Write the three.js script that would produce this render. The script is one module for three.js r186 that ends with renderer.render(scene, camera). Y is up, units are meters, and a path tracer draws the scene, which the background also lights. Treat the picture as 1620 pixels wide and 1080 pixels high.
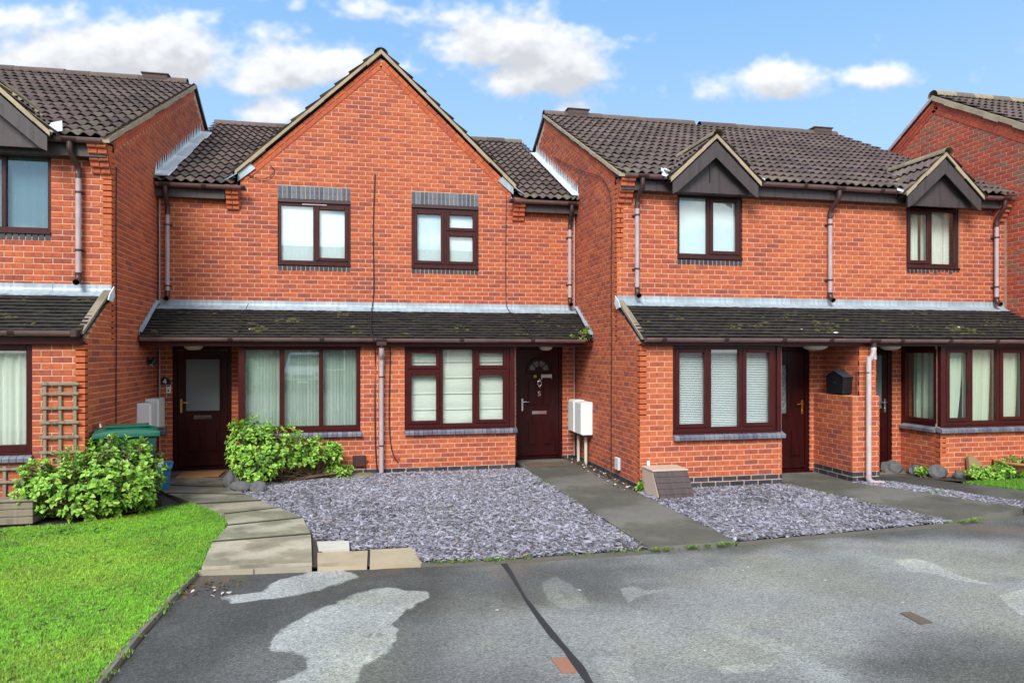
import * as THREE from 'three';
import { mergeGeometries } from 'three/addons/utils/BufferGeometryUtils.js';

import { FontLoader } from 'three/addons/loaders/FontLoader.js';
import { TextGeometry } from 'three/addons/geometries/TextGeometry.js';

// ---------- camera, sky, sun, exposure ----------
const scene = new THREE.Scene();
const camera = new THREE.PerspectiveCamera(2 * Math.atan(540 / 1110) * 180 / Math.PI, 1.5, 0.1, 900);
camera.position.set(0, 1.92, 12.25);
camera.rotation.y = -12 * Math.PI / 180;
camera.setViewOffset(1620, 1080, 0, -18, 1620, 1080);
camera.updateProjectionMatrix();
const EXPOSURE = 1.66, SUN = 2.75, SKY = 0.7;
const renderer = new THREE.WebGLRenderer({ antialias: true });
renderer.toneMapping = THREE.LinearToneMapping;
renderer.toneMappingExposure = EXPOSURE;
renderer.shadowMap.enabled = true;
const sun = new THREE.DirectionalLight(new THREE.Color(1, 0.955, 0.89), SUN);
sun.position.set(-9, 20, 22); sun.target.position.set(1, 0, 0);
sun.castShadow = true; sun.shadow.radius = 45; sun.shadow.mapSize.set(2048, 2048);
Object.assign(sun.shadow.camera, { left: -22, right: 22, top: 22, bottom: -22, near: 1, far: 80 });
scene.add(sun, sun.target);

// ---------- random numbers and noise ----------
const rng = (s) => () => { s = (s + 0x6d2b79f5) | 0; let t = Math.imul(s ^ (s >>> 15), 1 | s); t = (t + Math.imul(t ^ (t >>> 7), 61 | t)) ^ t; return ((t ^ (t >>> 14)) >>> 0) / 4294967296; };
const hash = (x, y, s) => { let h = (Math.imul(x, 374761393) + Math.imul(y, 668265263) + Math.imul(s, 974711)) | 0; h = Math.imul(h ^ (h >>> 13), 1274126177); h ^= h >>> 16; return (h >>> 0) / 4294967296; };
const sm = (t) => t * t * (3 - 2 * t), mix = (a, b, t) => a + (b - a) * t, clamp = (x, a = 0, b = 1) => Math.min(b, Math.max(a, x)), step = (a, b, x) => sm(clamp((x - a) / (b - a)));
function vn(x, y, s = 0, per = 0) {   // value noise, periodic when per > 0
  let xi = Math.floor(x), yi = Math.floor(y); const fx = sm(x - xi), fy = sm(y - yi);
  const w = (v) => per ? ((v % per) + per) % per : v;
  const x0 = w(xi), x1 = w(xi + 1), y0 = w(yi), y1 = w(yi + 1);
  return mix(mix(hash(x0, y0, s), hash(x1, y0, s), fx), mix(hash(x0, y1, s), hash(x1, y1, s), fx), fy);
}
function fbm(x, y, s = 0, oct = 4, per = 0) { let a = 0.5, v = 0, n = 0; for (let i = 0; i < oct; i++) { v += a * vn(x, y, s + i * 17, per); n += a; a *= 0.5; x *= 2; y *= 2; per *= 2; } return v / n; }

// ---------- sky ----------
const YAW = 12 * Math.PI / 180, SN = Math.sin(YAW), CS = Math.cos(YAW);
{
  const SD = sun.position.clone().sub(sun.target.position).normalize();
  const W = 4096, H = 2048, data = new Float32Array(W * H * 4);
  // banks of cumulus: [x, y, rx, ry, strength] as seen from the street (azimuth and elevation in camera pixels)
  const B = [[175, 92, 120, 38, 1.15], [90, 100, 90, 34, 1], [265, 95, 85, 48, 1.1], [60, 26, 105, 24, 0.55], [170, 62, 60, 20, 0.9], [450, 112, 72, 32, 1.1], [410, 135, 45, 22, 0.9], [432, 180, 52, 24, 1], [545, 104, 60, 26, 0.8],
    [330, 30, 80, 18, 0.35], [420, 52, 50, 22, 0.4], [575, 18, 62, 20, 0.5], [725, 25, 70, 22, 0.65], [800, 72, 95, 36, 1.2], [885, 112, 66, 38, 1.3], [815, 128, 48, 30, 0.95], [815, 20, 50, 20, 0.5], [1236, 132, 52, 32, 1.1], [1125, 145, 38, 24, 0.62],
    [1394, 126, 52, 20, 0.8], [640, 108, 34, 16, 0.5], [466, 12, 18, 10, 0.45], [905, 175, 40, 16, 0.5], [1010, 60, 40, 10, 0.2], [1520, 60, 50, 12, 0.2], [-120, 60, 120, 50, 1], [1780, 90, 120, 36, 0.8]];
  const cloud = (px, py, wx, wy) => {
    let d = 0;
    for (const b of B) { const ex = (px - b[0]) / b[2], ey = (py - b[1]) / b[3]; const q = ex * ex + ey * ey * (ey > 0 ? 1.5 : 0.8); if (q < 5) d = Math.max(d, b[4] * Math.exp(-q * 0.75)) + 0.25 * Math.min(d, b[4] * Math.exp(-q * 0.75)); }
    const n = fbm(wx * 3.2, wy * 3.2, 5, 6), n2 = fbm(wx * 11, wy * 11, 9, 4);
    return d * 1.25 + (n - 0.5) * 0.85 + (n2 - 0.5) * 0.3 - 0.36;
  };
  for (let j = 0; j < H; j++) {
    const el = (j + 0.5) / H * Math.PI - Math.PI / 2, sy = Math.sin(el), cy = Math.cos(el);
    for (let i = 0; i < W; i++) {
      const o = (j * W + i) * 4, az = ((i + 0.5) / W - 0.5) * 2 * Math.PI;
      const dx = cy * Math.cos(az), dz = cy * Math.sin(az);
      if (sy < -0.02) { data[o] = 0.16; data[o + 1] = 0.16; data[o + 2] = 0.15; data[o + 3] = 1; continue; }
      const e = Math.max(sy, 0), t = Math.pow(clamp(e / 0.6), 0.85);
      let r = mix(0.62, 0.135, t), g = mix(0.86, 0.37, t), b = mix(1.05, 0.78, t);
      // front: the clouds of the photograph; all round: similar clouds, cover and brightness raised as fill light
      const fw = dx * SN - dz * CS, rt = dx * CS + dz * SN;
      let d;
      const k = 1 / (e + 0.16), gx = dx * k, gz = dz * k;
      const dg = (fbm(gx * 1.3 + 7, gz * 1.3 + 3, 31, 5) - 0.5) * 3.0 + (fbm(gx * 5, gz * 5, 41, 4) - 0.5) * 0.9 + 0.3;
      if (fw > 0.25) {
        const px = 810 + 1110 * rt / fw, py = 558 - 1110 * sy / fw;
        const wx = px / 120, wy = py / 75;
        const inside = step(-420, -150, px) * (1 - step(1770, 2050, px)) * step(-300, -90, py);
        d = inside > 0 ? mix(dg, cloud(px, py, wx, wy), inside) : dg;
        if (inside > 0) { const up = cloud(px - 10, py - 26, wx - 0.083, wy - 0.347); const a = step(-0.16, 0.62, d), lit = clamp(0.94 - (up - d * 0.4) * 0.32 + (fbm(wx * 6, wy * 6, 3, 3) - 0.5) * 0.24, 0.66, 1.06);
          const A = a * 0.97; r = mix(r, 0.9 * lit, A); g = mix(g, 0.915 * (lit * 0.97 + 0.03), A); b = mix(b, 0.94 * (lit * 0.92 + 0.08), A); data[o] = r * SKY; data[o + 1] = g * SKY; data[o + 2] = b * SKY; data[o + 3] = 1; continue; }
      } else d = dg;
      const cs = dx * SD.x + sy * SD.y + dz * SD.z, glow = 1 + 1.5 * Math.exp(-(1 - cs) * 3.2), a = step(-0.05, 0.5, d), lit = clamp(0.98 - d * 0.14, 0.65, 1) * glow;   // cloud round the unseen sun brightened to add fill light
      data[o] = mix(r, 0.9 * lit, a) * SKY; data[o + 1] = mix(g, 0.915 * lit, a) * SKY; data[o + 2] = mix(b, 0.93 * lit, a) * SKY; data[o + 3] = 1;
    }
  }
  const t = new THREE.DataTexture(data, W, H, THREE.RGBAFormat, THREE.FloatType);
  t.mapping = THREE.EquirectangularReflectionMapping; t.magFilter = THREE.LinearFilter; t.minFilter = THREE.LinearFilter; t.colorSpace = THREE.LinearSRGBColorSpace; t.needsUpdate = true;
  scene.background = t; scene.environment = t;
}

// ---------- textures ----------
function texture(w, h, fn, { srgb = false, rep = null } = {}) {
  const d = new Uint8Array(w * h * 4);
  for (let y = 0, o = 0; y < h; y++) for (let x = 0; x < w; x++, o += 4) { const c = fn(x / w, y / h, x, y); if (typeof c === 'number') d[o] = d[o + 1] = d[o + 2] = clamp(c) * 255; else { d[o] = clamp(c[0]) * 255; d[o + 1] = clamp(c[1]) * 255; d[o + 2] = clamp(c[2]) * 255; } d[o + 3] = 255; }
  const t = new THREE.DataTexture(d, w, h); t.wrapS = t.wrapT = THREE.RepeatWrapping; t.magFilter = THREE.LinearFilter; t.minFilter = THREE.LinearMipmapLinearFilter; t.generateMipmaps = true;
  if (srgb) t.colorSpace = THREE.SRGBColorSpace;
  if (rep) t.repeat.set(rep[0], rep[1]);
  t.needsUpdate = true; return t;
}
const std = (name, color, o = {}) => { const m = new THREE.MeshStandardMaterial({ roughness: 0.8, metalness: 0, side: THREE.DoubleSide, ...o }); m.name = name; if (Array.isArray(color)) m.color.setRGB(...color); else m.color.set(color); return m; };
const phy = (name, color, o = {}) => { const m = new THREE.MeshPhysicalMaterial({ side: THREE.DoubleSide, specularIntensity: 0.6, ...o }); m.name = name; m.color.setRGB(...color); return m; };
const grain = texture(256, 256, (u, v) => 0.62 + 0.38 * fbm(u * 8, v * 8, 2, 5, 8));                                   // soft mottling, tiles
const speck = texture(256, 256, (u, v, x, y) => 0.45 + 0.35 * hash(x, y, 4) + 0.25 * fbm(u * 16, v * 16, 6, 3, 16));      // fine grit
const woodT = texture(128, 512, (u, v) => { const w = fbm(u * 16, v * 2, 3, 4, 0); return 0.6 + 0.4 * w - 0.25 * step(0.5, 0.9, vn(u * 40, v * 3, 8)); });
const brickT = texture(256, 128, (u, v) => {   // fired face: darker smear in the middle, paler rim, pits
  const e = Math.min(u, 1 - u, v * 0.5, (1 - v) * 0.5), n = fbm(u * 9, v * 4, 12, 5), s = step(0.42, 0.62, fbm(u * 4 + 3, v * 1.4, 18, 3)) * step(0.02, 0.12, e);
  return [0.97 * (0.84 + 0.26 * n - 0.2 * s), 0.95 * (0.84 + 0.26 * n - 0.24 * s), 0.95 * (0.86 + 0.24 * n - 0.16 * s)];
});
const tileT = texture(256, 256, (u, v) => { const n = fbm(u * 6, v * 6, 22, 5, 6), l = step(0.62, 0.8, fbm(u * 14, v * 14, 27, 4, 14)); return [0.72 + 0.28 * n + 0.2 * l, 0.72 + 0.27 * n + 0.2 * l, 0.72 + 0.26 * n + 0.16 * l]; });
const voileT = texture(512, 32, (u, v) => { const k = 0.62 + 0.5 * (vn(u * 220, v * 2, 5, 220) - 0.3) * vn(u * 60, v, 9, 60) + 0.15 * vn(u * 20, 0, 3, 20); return [k, k, k]; });
const leadT = texture(512, 128, (u, v) => { const n = fbm(u * 24, v * 2, 33, 5, 0), m = fbm(u * 5, v * 4, 37, 3); const k = 0.62 + 0.4 * n * m * 2; return [k * 0.95, k * 0.99, k]; });
const concT = texture(512, 512, (u, v, x, y) => { const n = fbm(u * 5, v * 5, 51, 6, 5), m = step(0.5, 0.75, fbm(u * 3, v * 3, 57, 4, 3)), g = hash(x, y, 3); const k = 0.68 + 0.3 * n + 0.08 * g - 0.22 * m; return [k, k * (0.995), k * (0.95 + 0.02 * n)]; });

const pathT = texture(512, 512, (u, v, x, y) => { const n = fbm(u * 4, v * 4, 151, 6, 4), m = step(0.42, 0.66, fbm(u * 3 + 0, v * 3, 157, 5, 3)), f = fbm(u * 40, v * 40, 159, 3, 40), g = hash(x, y, 13); const k = (0.45 + 0.55 * n) * (1 - 0.38 * m) * (0.75 + 0.3 * f + 0.2 * g) * 1.25; return [k, k * (0.99 + 0.02 * m), k * (0.95 - 0.06 * m)]; });
const M = {
  mortar: std('mortar', [0.74, 0.49, 0.35], { map: speck, roughness: 0.95 }),
  brickAll: std('brick', [1, 1, 1], { map: brickT, vertexColors: true, roughness: 0.86 }),
  upvc: phy('rosewood_upvc', [0.062, 0.0095, 0.009], { map: grain, roughness: 0.33 }),
  upvcLit: phy('rosewood_upvc_lit', [0.066, 0.017, 0.015], { map: grain, roughness: 0.35 }),  // same frames, colour lightened for the stronger light on the upper floor
  door: phy('door_rosewood', [0.036, 0.005, 0.0055], { map: woodT, roughness: 0.3 }),
  board: std('stained_board', [0.07, 0.054, 0.056], { map: woodT, roughness: 0.6 }),
  gutter: std('gutter_brown', [0.22, 0.135, 0.13], { map: grain, roughness: 0.38 }),
  gutterDark: std('gutter_clip', [0.055, 0.026, 0.024], { roughness: 0.4 }),
  pipe: std('weathered_pipe', [0.54, 0.43, 0.44], { map: grain, roughness: 0.5 }),
  lead: std('lead', [0.42, 0.48, 0.52], { map: leadT, roughness: 0.5, metalness: 0.15 }),
  leadPale: std('pale_lead', [0.74, 0.82, 0.86], { map: leadT, roughness: 0.55, metalness: 0.05 }),
  cream: std('verge_mortar', [0.45, 0.37, 0.25], { map: grain, roughness: 0.95 }),
  underlay: std('roof_felt', [0.02, 0.018, 0.018]),
  white: std('white_plastic', [0.78, 0.78, 0.76], { roughness: 0.42 }),
  cloth: std('curtain_cloth', [0.78, 0.8, 0.74], { roughness: 0.95 }),
  net: new THREE.MeshPhysicalMaterial({ color: new THREE.Color().setRGB(0.82, 0.86, 0.82), roughness: 0.95, transmission: 0.25, thickness: 0, side: THREE.DoubleSide }),
  slat: std('blind_slat', [0.8, 0.84, 0.88], { roughness: 0.5 }),
  sky_tint_blind: std('pale_sky_blind', [0.74, 0.82, 0.87], { roughness: 0.9 }),  // bluish tone stands in for sky reflected in the upper panes
  pipePale: std('pale_pipe', [0.66, 0.56, 0.53], { map: grain, roughness: 0.5 }),
  glass: new THREE.MeshPhysicalMaterial({ color: new THREE.Color().setRGB(0.95, 0.98, 0.96), roughness: 0.012, transmission: 1, thickness: 0, ior: 2.05, side: THREE.DoubleSide }),
  frost: new THREE.MeshPhysicalMaterial({ color: new THREE.Color().setRGB(0.26, 0.31, 0.31), roughness: 0.25, transmission: 0.45, thickness: 0, ior: 1.6, side: THREE.DoubleSide, bumpMap: grain, bumpScale: 0.004 }),
  brass: std('brass', [0.75, 0.5, 0.14], { metalness: 1, roughness: 0.28 }),
  chrome: std('chrome', [0.75, 0.76, 0.78], { metalness: 1, roughness: 0.2 }),
  black: std('black_plastic', [0.012, 0.012, 0.014], { roughness: 0.35 }),
  cable: std('black_cable', [0.012, 0.011, 0.012], { roughness: 0.6 }),
  inner: std('plaster', [0.35, 0.33, 0.3], { roughness: 1 }),
  conc: std('concrete', [0.25, 0.24, 0.21], { map: concT, roughness: 0.92 }),
  terracotta: std('terracotta', [0.5, 0.19, 0.1], { map: grain, roughness: 0.85 }),
  timber: std('weathered_timber', [0.3, 0.25, 0.18], { map: woodT, roughness: 0.9 }),
  rock: std('rock', [0.12, 0.12, 0.125], { map: concT, roughness: 0.9 }),
  coir: std('coir', [0.42, 0.2, 0.06], { map: speck, roughness: 1 }),
  lamp: std('lamp_diffuser', [0.7, 0.68, 0.6], { roughness: 0.5 }),
};
M.net.name = 'net_curtain'; M.glass.name = 'window_glass'; M.frost.name = 'obscure_glass';
// palettes, real-world base colours (linear)
const PAL = {
  brick: [[0.56, 0.138, 0.045], [0.53, 0.121, 0.042], [0.5, 0.109, 0.04], [0.475, 0.101, 0.039], [0.45, 0.095, 0.038], [0.425, 0.09, 0.038], [0.38, 0.083, 0.04], [0.325, 0.074, 0.042]],
  far: [[0.54, 0.1, 0.04], [0.5, 0.088, 0.037], [0.47, 0.08, 0.036], [0.43, 0.075, 0.037], [0.4, 0.075, 0.04], [0.34, 0.13, 0.075], [0.30, 0.14, 0.085], [0.4, 0.1, 0.055]],
  blue: [[0.032, 0.037, 0.05], [0.042, 0.047, 0.06], [0.026, 0.03, 0.042], [0.055, 0.06, 0.072]],
  grey: [[0.1, 0.13, 0.165], [0.13, 0.165, 0.2], [0.085, 0.115, 0.15], [0.16, 0.19, 0.22], [0.11, 0.12, 0.14]],
  sill: [[0.17, 0.19, 0.235], [0.2, 0.215, 0.25], [0.145, 0.165, 0.21], [0.11, 0.125, 0.165]],
  tile: [[0.118, 0.081, 0.073], [0.136, 0.096, 0.085], [0.1, 0.07, 0.063], [0.153, 0.11, 0.098], [0.087, 0.064, 0.058], [0.126, 0.097, 0.077]],
  plain: [[0.024, 0.021, 0.019], [0.03, 0.026, 0.023], [0.019, 0.017, 0.016], [0.04, 0.033, 0.024], [0.027, 0.027, 0.016]],
  lichen: [[0.27, 0.22, 0.13], [0.22, 0.185, 0.12], [0.33, 0.27, 0.17], [0.17, 0.14, 0.1]],
};
const MP = {};
for (const k in PAL) MP[k] = PAL[k].map((c, i) => std(k + '_' + 'abcdefgh'[i], c, { map: k === 'tile' || k === 'plain' || k === 'lichen' ? tileT : brickT, roughness: k === 'blue' || k === 'sill' ? 0.5 : 0.86 }));

// ---------- geometry helpers ----------
const flat = (g) => g.index ? g["toNonIndexed"]() : g;
const V = (x, y, z) => new THREE.Vector3(x, y, z);
function triUV(g, s = 1) {
  if (g.index) g = flat(g);
  if (!g.attributes.normal) g.computeVertexNormals();
  const p = g.attributes.position, n = g.attributes.normal, uv = new Float32Array(p.count * 2);
  for (let i = 0; i < p.count; i += 3) {
    let ax = 0, ay = 0, az = 0; for (let k = 0; k < 3; k++) { ax += n.getX(i + k); ay += n.getY(i + k); az += n.getZ(i + k); }
    ax = Math.abs(ax); ay = Math.abs(ay); az = Math.abs(az);
    for (let k = 0; k < 3; k++) { const x = p.getX(i + k), y = p.getY(i + k), z = p.getZ(i + k); const q = ax > ay && ax > az ? [z, y] : ay > az ? [x, z] : [x, y]; uv[(i + k) * 2] = q[0] * s; uv[(i + k) * 2 + 1] = q[1] * s; }
  }
  g.setAttribute('uv', new THREE.BufferAttribute(uv, 2)); return g;
}
function tris(list) { const a = new Float32Array(list.length * 3); list.forEach((v, i) => { a[i * 3] = v.x; a[i * 3 + 1] = v.y; a[i * 3 + 2] = v.z; }); const g = new THREE.BufferGeometry(); g.setAttribute('position', new THREE.BufferAttribute(a, 3)); g.computeVertexNormals(); return triUV(g); }
function cbox(x0, x1, y0, y1, z0, z1, c = 0.004) {   // box with chamfered edges
  const cx = (x0 + x1) / 2, cy = (y0 + y1) / 2, cz = (z0 + z1) / 2, hx = Math.abs(x1 - x0) / 2, hy = Math.abs(y1 - y0) / 2, hz = Math.abs(z1 - z0) / 2;
  c = Math.min(c, hx * 0.45, hy * 0.45, hz * 0.45);
  const P = (a, sx, sy, sz) => V(cx + sx * (hx - (a === 0 ? 0 : c)), cy + sy * (hy - (a === 1 ? 0 : c)), cz + sz * (hz - (a === 2 ? 0 : c)));
  const out = [], ctr = V(cx, cy, cz);
  const poly = (pts) => { const n = pts[1].clone().sub(pts[0]).cross(pts[2].clone().sub(pts[0])), m = pts.reduce((s, p) => s.add(p), V(0, 0, 0)).divideScalar(pts.length).sub(ctr); if (n.dot(m) < 0) pts.reverse(); for (let i = 2; i < pts.length; i++) out.push(pts[0], pts[i - 1], pts[i]); };
  for (const s of [-1, 1]) { poly([P(0, s, -1, -1), P(0, s, 1, -1), P(0, s, 1, 1), P(0, s, -1, 1)]); poly([P(1, -1, s, -1), P(1, 1, s, -1), P(1, 1, s, 1), P(1, -1, s, 1)]); poly([P(2, -1, -1, s), P(2, 1, -1, s), P(2, 1, 1, s), P(2, -1, 1, s)]); }
  for (const a of [-1, 1]) for (const b of [-1, 1]) {
    poly([P(0, a, b, -1), P(1, a, b, -1), P(1, a, b, 1), P(0, a, b, 1)]); poly([P(0, a, -1, b), P(2, a, -1, b), P(2, a, 1, b), P(0, a, 1, b)]); poly([P(1, -1, a, b), P(2, -1, a, b), P(2, 1, a, b), P(1, 1, a, b)]);
    for (const d of [-1, 1]) poly([P(0, a, b, d), P(1, a, b, d), P(2, a, b, d)]);
  }
  return tris(out);
}
function prism(pts, dir) {   // closed polygon (array of Vector3, flat) extruded along dir
  const q = pts.map((p) => p.clone().add(dir)), out = [], n = pts.length;
  const nn = V(0, 0, 0); for (let i = 0; i < n; i++) nn.add(pts[i].clone().cross(pts[(i + 1) % n]));
  const flip = nn.dot(dir) < 0, tri = (a, b, c) => flip ? out.push(a, c, b) : out.push(a, b, c);
  const ax = Math.abs(nn.x) > Math.abs(nn.y) && Math.abs(nn.x) > Math.abs(nn.z) ? 0 : Math.abs(nn.y) > Math.abs(nn.z) ? 1 : 2;
  const flat = pts.map((p) => ax === 0 ? new THREE.Vector2(p.y, p.z) : ax === 1 ? new THREE.Vector2(p.z, p.x) : new THREE.Vector2(p.x, p.y));
  for (const f of THREE.ShapeUtils.triangulateShape(flat, [])) { const [a, b, c] = f; const m = pts[b].clone().sub(pts[a]).cross(pts[c].clone().sub(pts[a])); const s = m.dot(nn) < 0; const [i, j, k] = s ? [a, c, b] : [a, b, c]; tri(pts[i], pts[k], pts[j]); tri(q[i], q[j], q[k]); }
  for (let i = 0; i < n; i++) { const j = (i + 1) % n; tri(pts[i], pts[j], q[j]); tri(pts[i], q[j], q[i]); }
  return tris(out);
}
function slab(outline, holes, map, depth) {   // wall plate with holes: outline in (u, v); map(u, v, n) -> Vector3, n = 0 face, -depth back
  const s = new THREE.Shape(outline.map((p) => new THREE.Vector2(...p)));
  for (const h of holes) s.holes.push(new THREE.Path([[h[0], h[2]], [h[0], h[3]], [h[1], h[3]], [h[1], h[2]]].map((p) => new THREE.Vector2(...p))));
  let g = new THREE.ExtrudeGeometry(s, { depth, bevelEnabled: false });
  const p = g.attributes.position; for (let i = 0; i < p.count; i++) { const v = map(p.getX(i), p.getY(i), p.getZ(i) - depth); p.setXYZ(i, v.x, v.y, v.z); }
  g.computeVertexNormals(); return triUV(g);
}
function tube(pts, r, seg = 8, n = 0, closed = false) { const c = new THREE.CatmullRomCurve3(pts.map((p) => V(...p)), closed, 'centripetal'); return triUV(new THREE.TubeGeometry(c, n || pts.length * 6, r, seg, closed)); }
function rod(a, b, r, seg = 10, r2 = r) { a = V(...a); b = V(...b); const d = b.clone().sub(a), g = new THREE.CylinderGeometry(r2, r, d.length(), seg, 1); g.applyQuaternion(new THREE.Quaternion().setFromUnitVectors(V(0, 1, 0), d.clone().normalize())); const m = a.add(b).multiplyScalar(0.5); g.translate(m.x, m.y, m.z); return triUV(g); }
function lathe(pts, x, y, z, seg = 24) { const g = new THREE.LatheGeometry(pts.map((p) => new THREE.Vector2(...p)), seg); g.translate(x, y, z); return triUV(g); }
const merge = (list) => mergeGeometries(list.map((g) => { g = g.index ? flat(g) : g; for (const k of Object.keys(g.attributes)) if (!['position', 'normal', 'uv'].includes(k)) g.deleteAttribute(k); return g; }));
const used = {};
const numbered = (n) => { used[n] = (used[n] ?? -1) + 1; return used[n] ? n + '_' + String(used[n]).padStart(3, '0') : n; };
function thing(name, label, category, base = [0, 0, 0], group) { const o = new THREE.Group(); o.name = numbered(name); o.position.set(...base); scene.add(o); o.userData = { label, category }; if (group) o.userData.group = group; return o; }
function part(parent, name, geoms, mat, label) {   // geometry given in world coordinates
  const g = Array.isArray(geoms) ? merge(geoms) : geoms, root = rootOf(parent);
  g.translate(-root.position.x, -root.position.y, -root.position.z);
  const m = new THREE.Mesh(g, mat); m.name = name; m.castShadow = m.receiveShadow = true; if (label) m.userData.label = label; parent.add(m); return m;
}
const rootOf = (o) => { while (o.parent && o.parent !== scene) o = o.parent; return o; };
function single(name, geoms, mat, label, category, group) {   // a thing that is one mesh
  const g = Array.isArray(geoms) ? merge(geoms) : geoms; g.computeBoundingBox(); const b = g.boundingBox, c = [(b.min.x + b.max.x) / 2, b.min.y, (b.min.z + b.max.z) / 2];
  g.translate(-c[0], -c[1], -c[2]); const m = new THREE.Mesh(g, mat); m.name = numbered(name); m.position.set(...c); m.castShadow = m.receiveShadow = true; m.userData = { label, category }; if (group) m.userData.group = group; scene.add(m); return m;
}
function struct(name, geoms, mat, label) { const g = Array.isArray(geoms) ? merge(geoms) : geoms; const m = new THREE.Mesh(g, mat); m.name = name; m.userData = { kind: 'structure' }; if (label) { m.userData.label = label; } m.castShadow = m.receiveShadow = true; scene.add(m); return m; }

// ---------- bricks ----------
function brickGeo(v) {   // 215 x 65 mm face, 30 mm deep, arrises chamfered; face at z = 0
  const c = 0.003, L = 0.1075, H = 0.0325, D = -0.03, o = [], q = (a, b, d, e) => o.push(a, b, d, a, d, e);
  const f = [[-L + c, -H + c], [L - c, -H + c], [L - c, H - c], [-L + c, H - c]].map((p) => V(p[0], p[1], 0)), r = [[-L, -H], [L, -H], [L, H], [-L, H]].map((p) => V(p[0], p[1], -c)), b = r.map((p) => V(p.x, p.y, D));
  q(f[0], f[1], f[2], f[3]); for (let i = 0; i < 4; i++) { const j = (i + 1) % 4; q(r[i], r[j], f[j], f[i]); q(b[i], b[j], r[j], r[i]); }
  const g = tris(o), p = g.attributes.position, uv = g.attributes.uv, off = [[0, 0], [0.37, 0.41], [0.71, 0.17]][v];
  for (let i = 0; i < p.count; i++) uv.setXY(i, (p.getX(i) / (2 * L) + 0.5) + (v ? off[0] * 0 : 0), (v === 1 ? -1 : 1) * (p.getY(i) / (2 * H)) + 0.5);
  if (v === 2) for (let i = 0; i < p.count; i++) uv.setX(i, 1 - uv.getX(i));
  return g;
}
const BG = [0, 1, 2].map(brickGeo);
const EYE = camera.position;
function addBrick(h, wall, center, u, up, n, len, hgt, pal, ci, kind = 'brick') { h.bricks.push({ wall, center, u, up, n, len, hgt, pal, ci, kind, v: Math.floor(h.r() * 3) }); }
const grimeAndTone = (c) => { const x = c.x + c.z * 0.7, f = fbm(x * 0.9 + 20, c.y * 0.35 + 7, 131, 3) - 0.5, s = (fbm(x * 3.1, c.y * 0.5, 137, 3) - 0.52) * 0.9; const st = c.z < 0.1 && c.y > 2.7 && c.y < 4.5 ? 4 * Math.exp(-(((c.x + 1.8) / 0.14) ** 2)) + 2.5 * Math.exp(-(((c.x - 2.7) / 0.12) ** 2)) : 0, co = c.x > 3.75 && c.x < 3.82 && c.z < 0.6 ? 2.4 * Math.exp(-(((c.z - 0.28) / 0.2) ** 2)) : 0; return st + co + (c.y > 2.7 && c.y < 2.95 ? 0.6 : 0) + f * 3.4 + Math.max(0, s) * 8 + (c.y < 0.5 ? 1 - c.y * 2 : 0); };  // dirt streaks and stains, plus bricks darkened near the right inner corner
function pick(r, n) { return Math.min(n - 1, Math.floor(Math.pow(r(), 1.25) * n)); }
/* courses of stretcher bond on a plane: map origin o (v = world height), u along the wall, n outwards; spans(y) gives [[a, b], ...] */
function field(h, wall, o, u, n, v0, v1, spans, holes = [], opt = {}) {
  const up = V(0, 1, 0), r = h.r;
  for (let k = Math.round(v0 / 0.075); k * 0.075 < v1 - 0.03; k++) {
    const y = k * 0.075 + 0.0375;
    let list = spans(y);
    for (const hh of holes) if (y > hh[2] && y < hh[3]) list = list.flatMap(([a, b]) => hh[1] <= a || hh[0] >= b ? [[a, b]] : [[a, hh[0]], [hh[1], b]].filter((s) => s[1] - s[0] > 0.03));
    const blue = opt.plinth && k < opt.plinth;
    for (const [a, b] of list) {
      const off = ((k & 1) ? 0.1125 : 0) + (opt.off ?? 0);
      for (let j = Math.floor((a - off) / 0.225) - 1; off + j * 0.225 < b; j++) {
        let s = Math.max(a, off + j * 0.225 + 0.0065), e = Math.min(b, off + j * 0.225 + 0.2185);
        if (s - a < 0.045) s = a; if (b - e < 0.045) e = b;
        if (e - s < 0.022) continue;
        const m = (s + e) / 2, jit = (r() - 0.5) * 0.003, corner = (opt.quoinA && s - a < 0.005) || (opt.quoinB && b - e < 0.005);
        const c = V(o.x, 0, o.z).addScaledVector(u, m).addScaledVector(n, jit); c.y = y + (r() - 0.5) * 0.002;
        const pal = blue ? 'blue' : opt.pal ?? 'brick';
        const [hh, ww] = opt.assign ? opt.assign(m) : [h, wall];
        addBrick(hh, ww, c, u, up, n, e - s, 0.0622, pal, corner && !blue ? Math.floor(r() * 2) : pal === 'brick' ? clamp(Math.round(pick(r, 7) + grimeAndTone(c)), 0, 7) : Math.floor(r() * PAL[pal].length), blue ? 'plinth_brick' : 'brick');
      }
    }
  }
}
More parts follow.
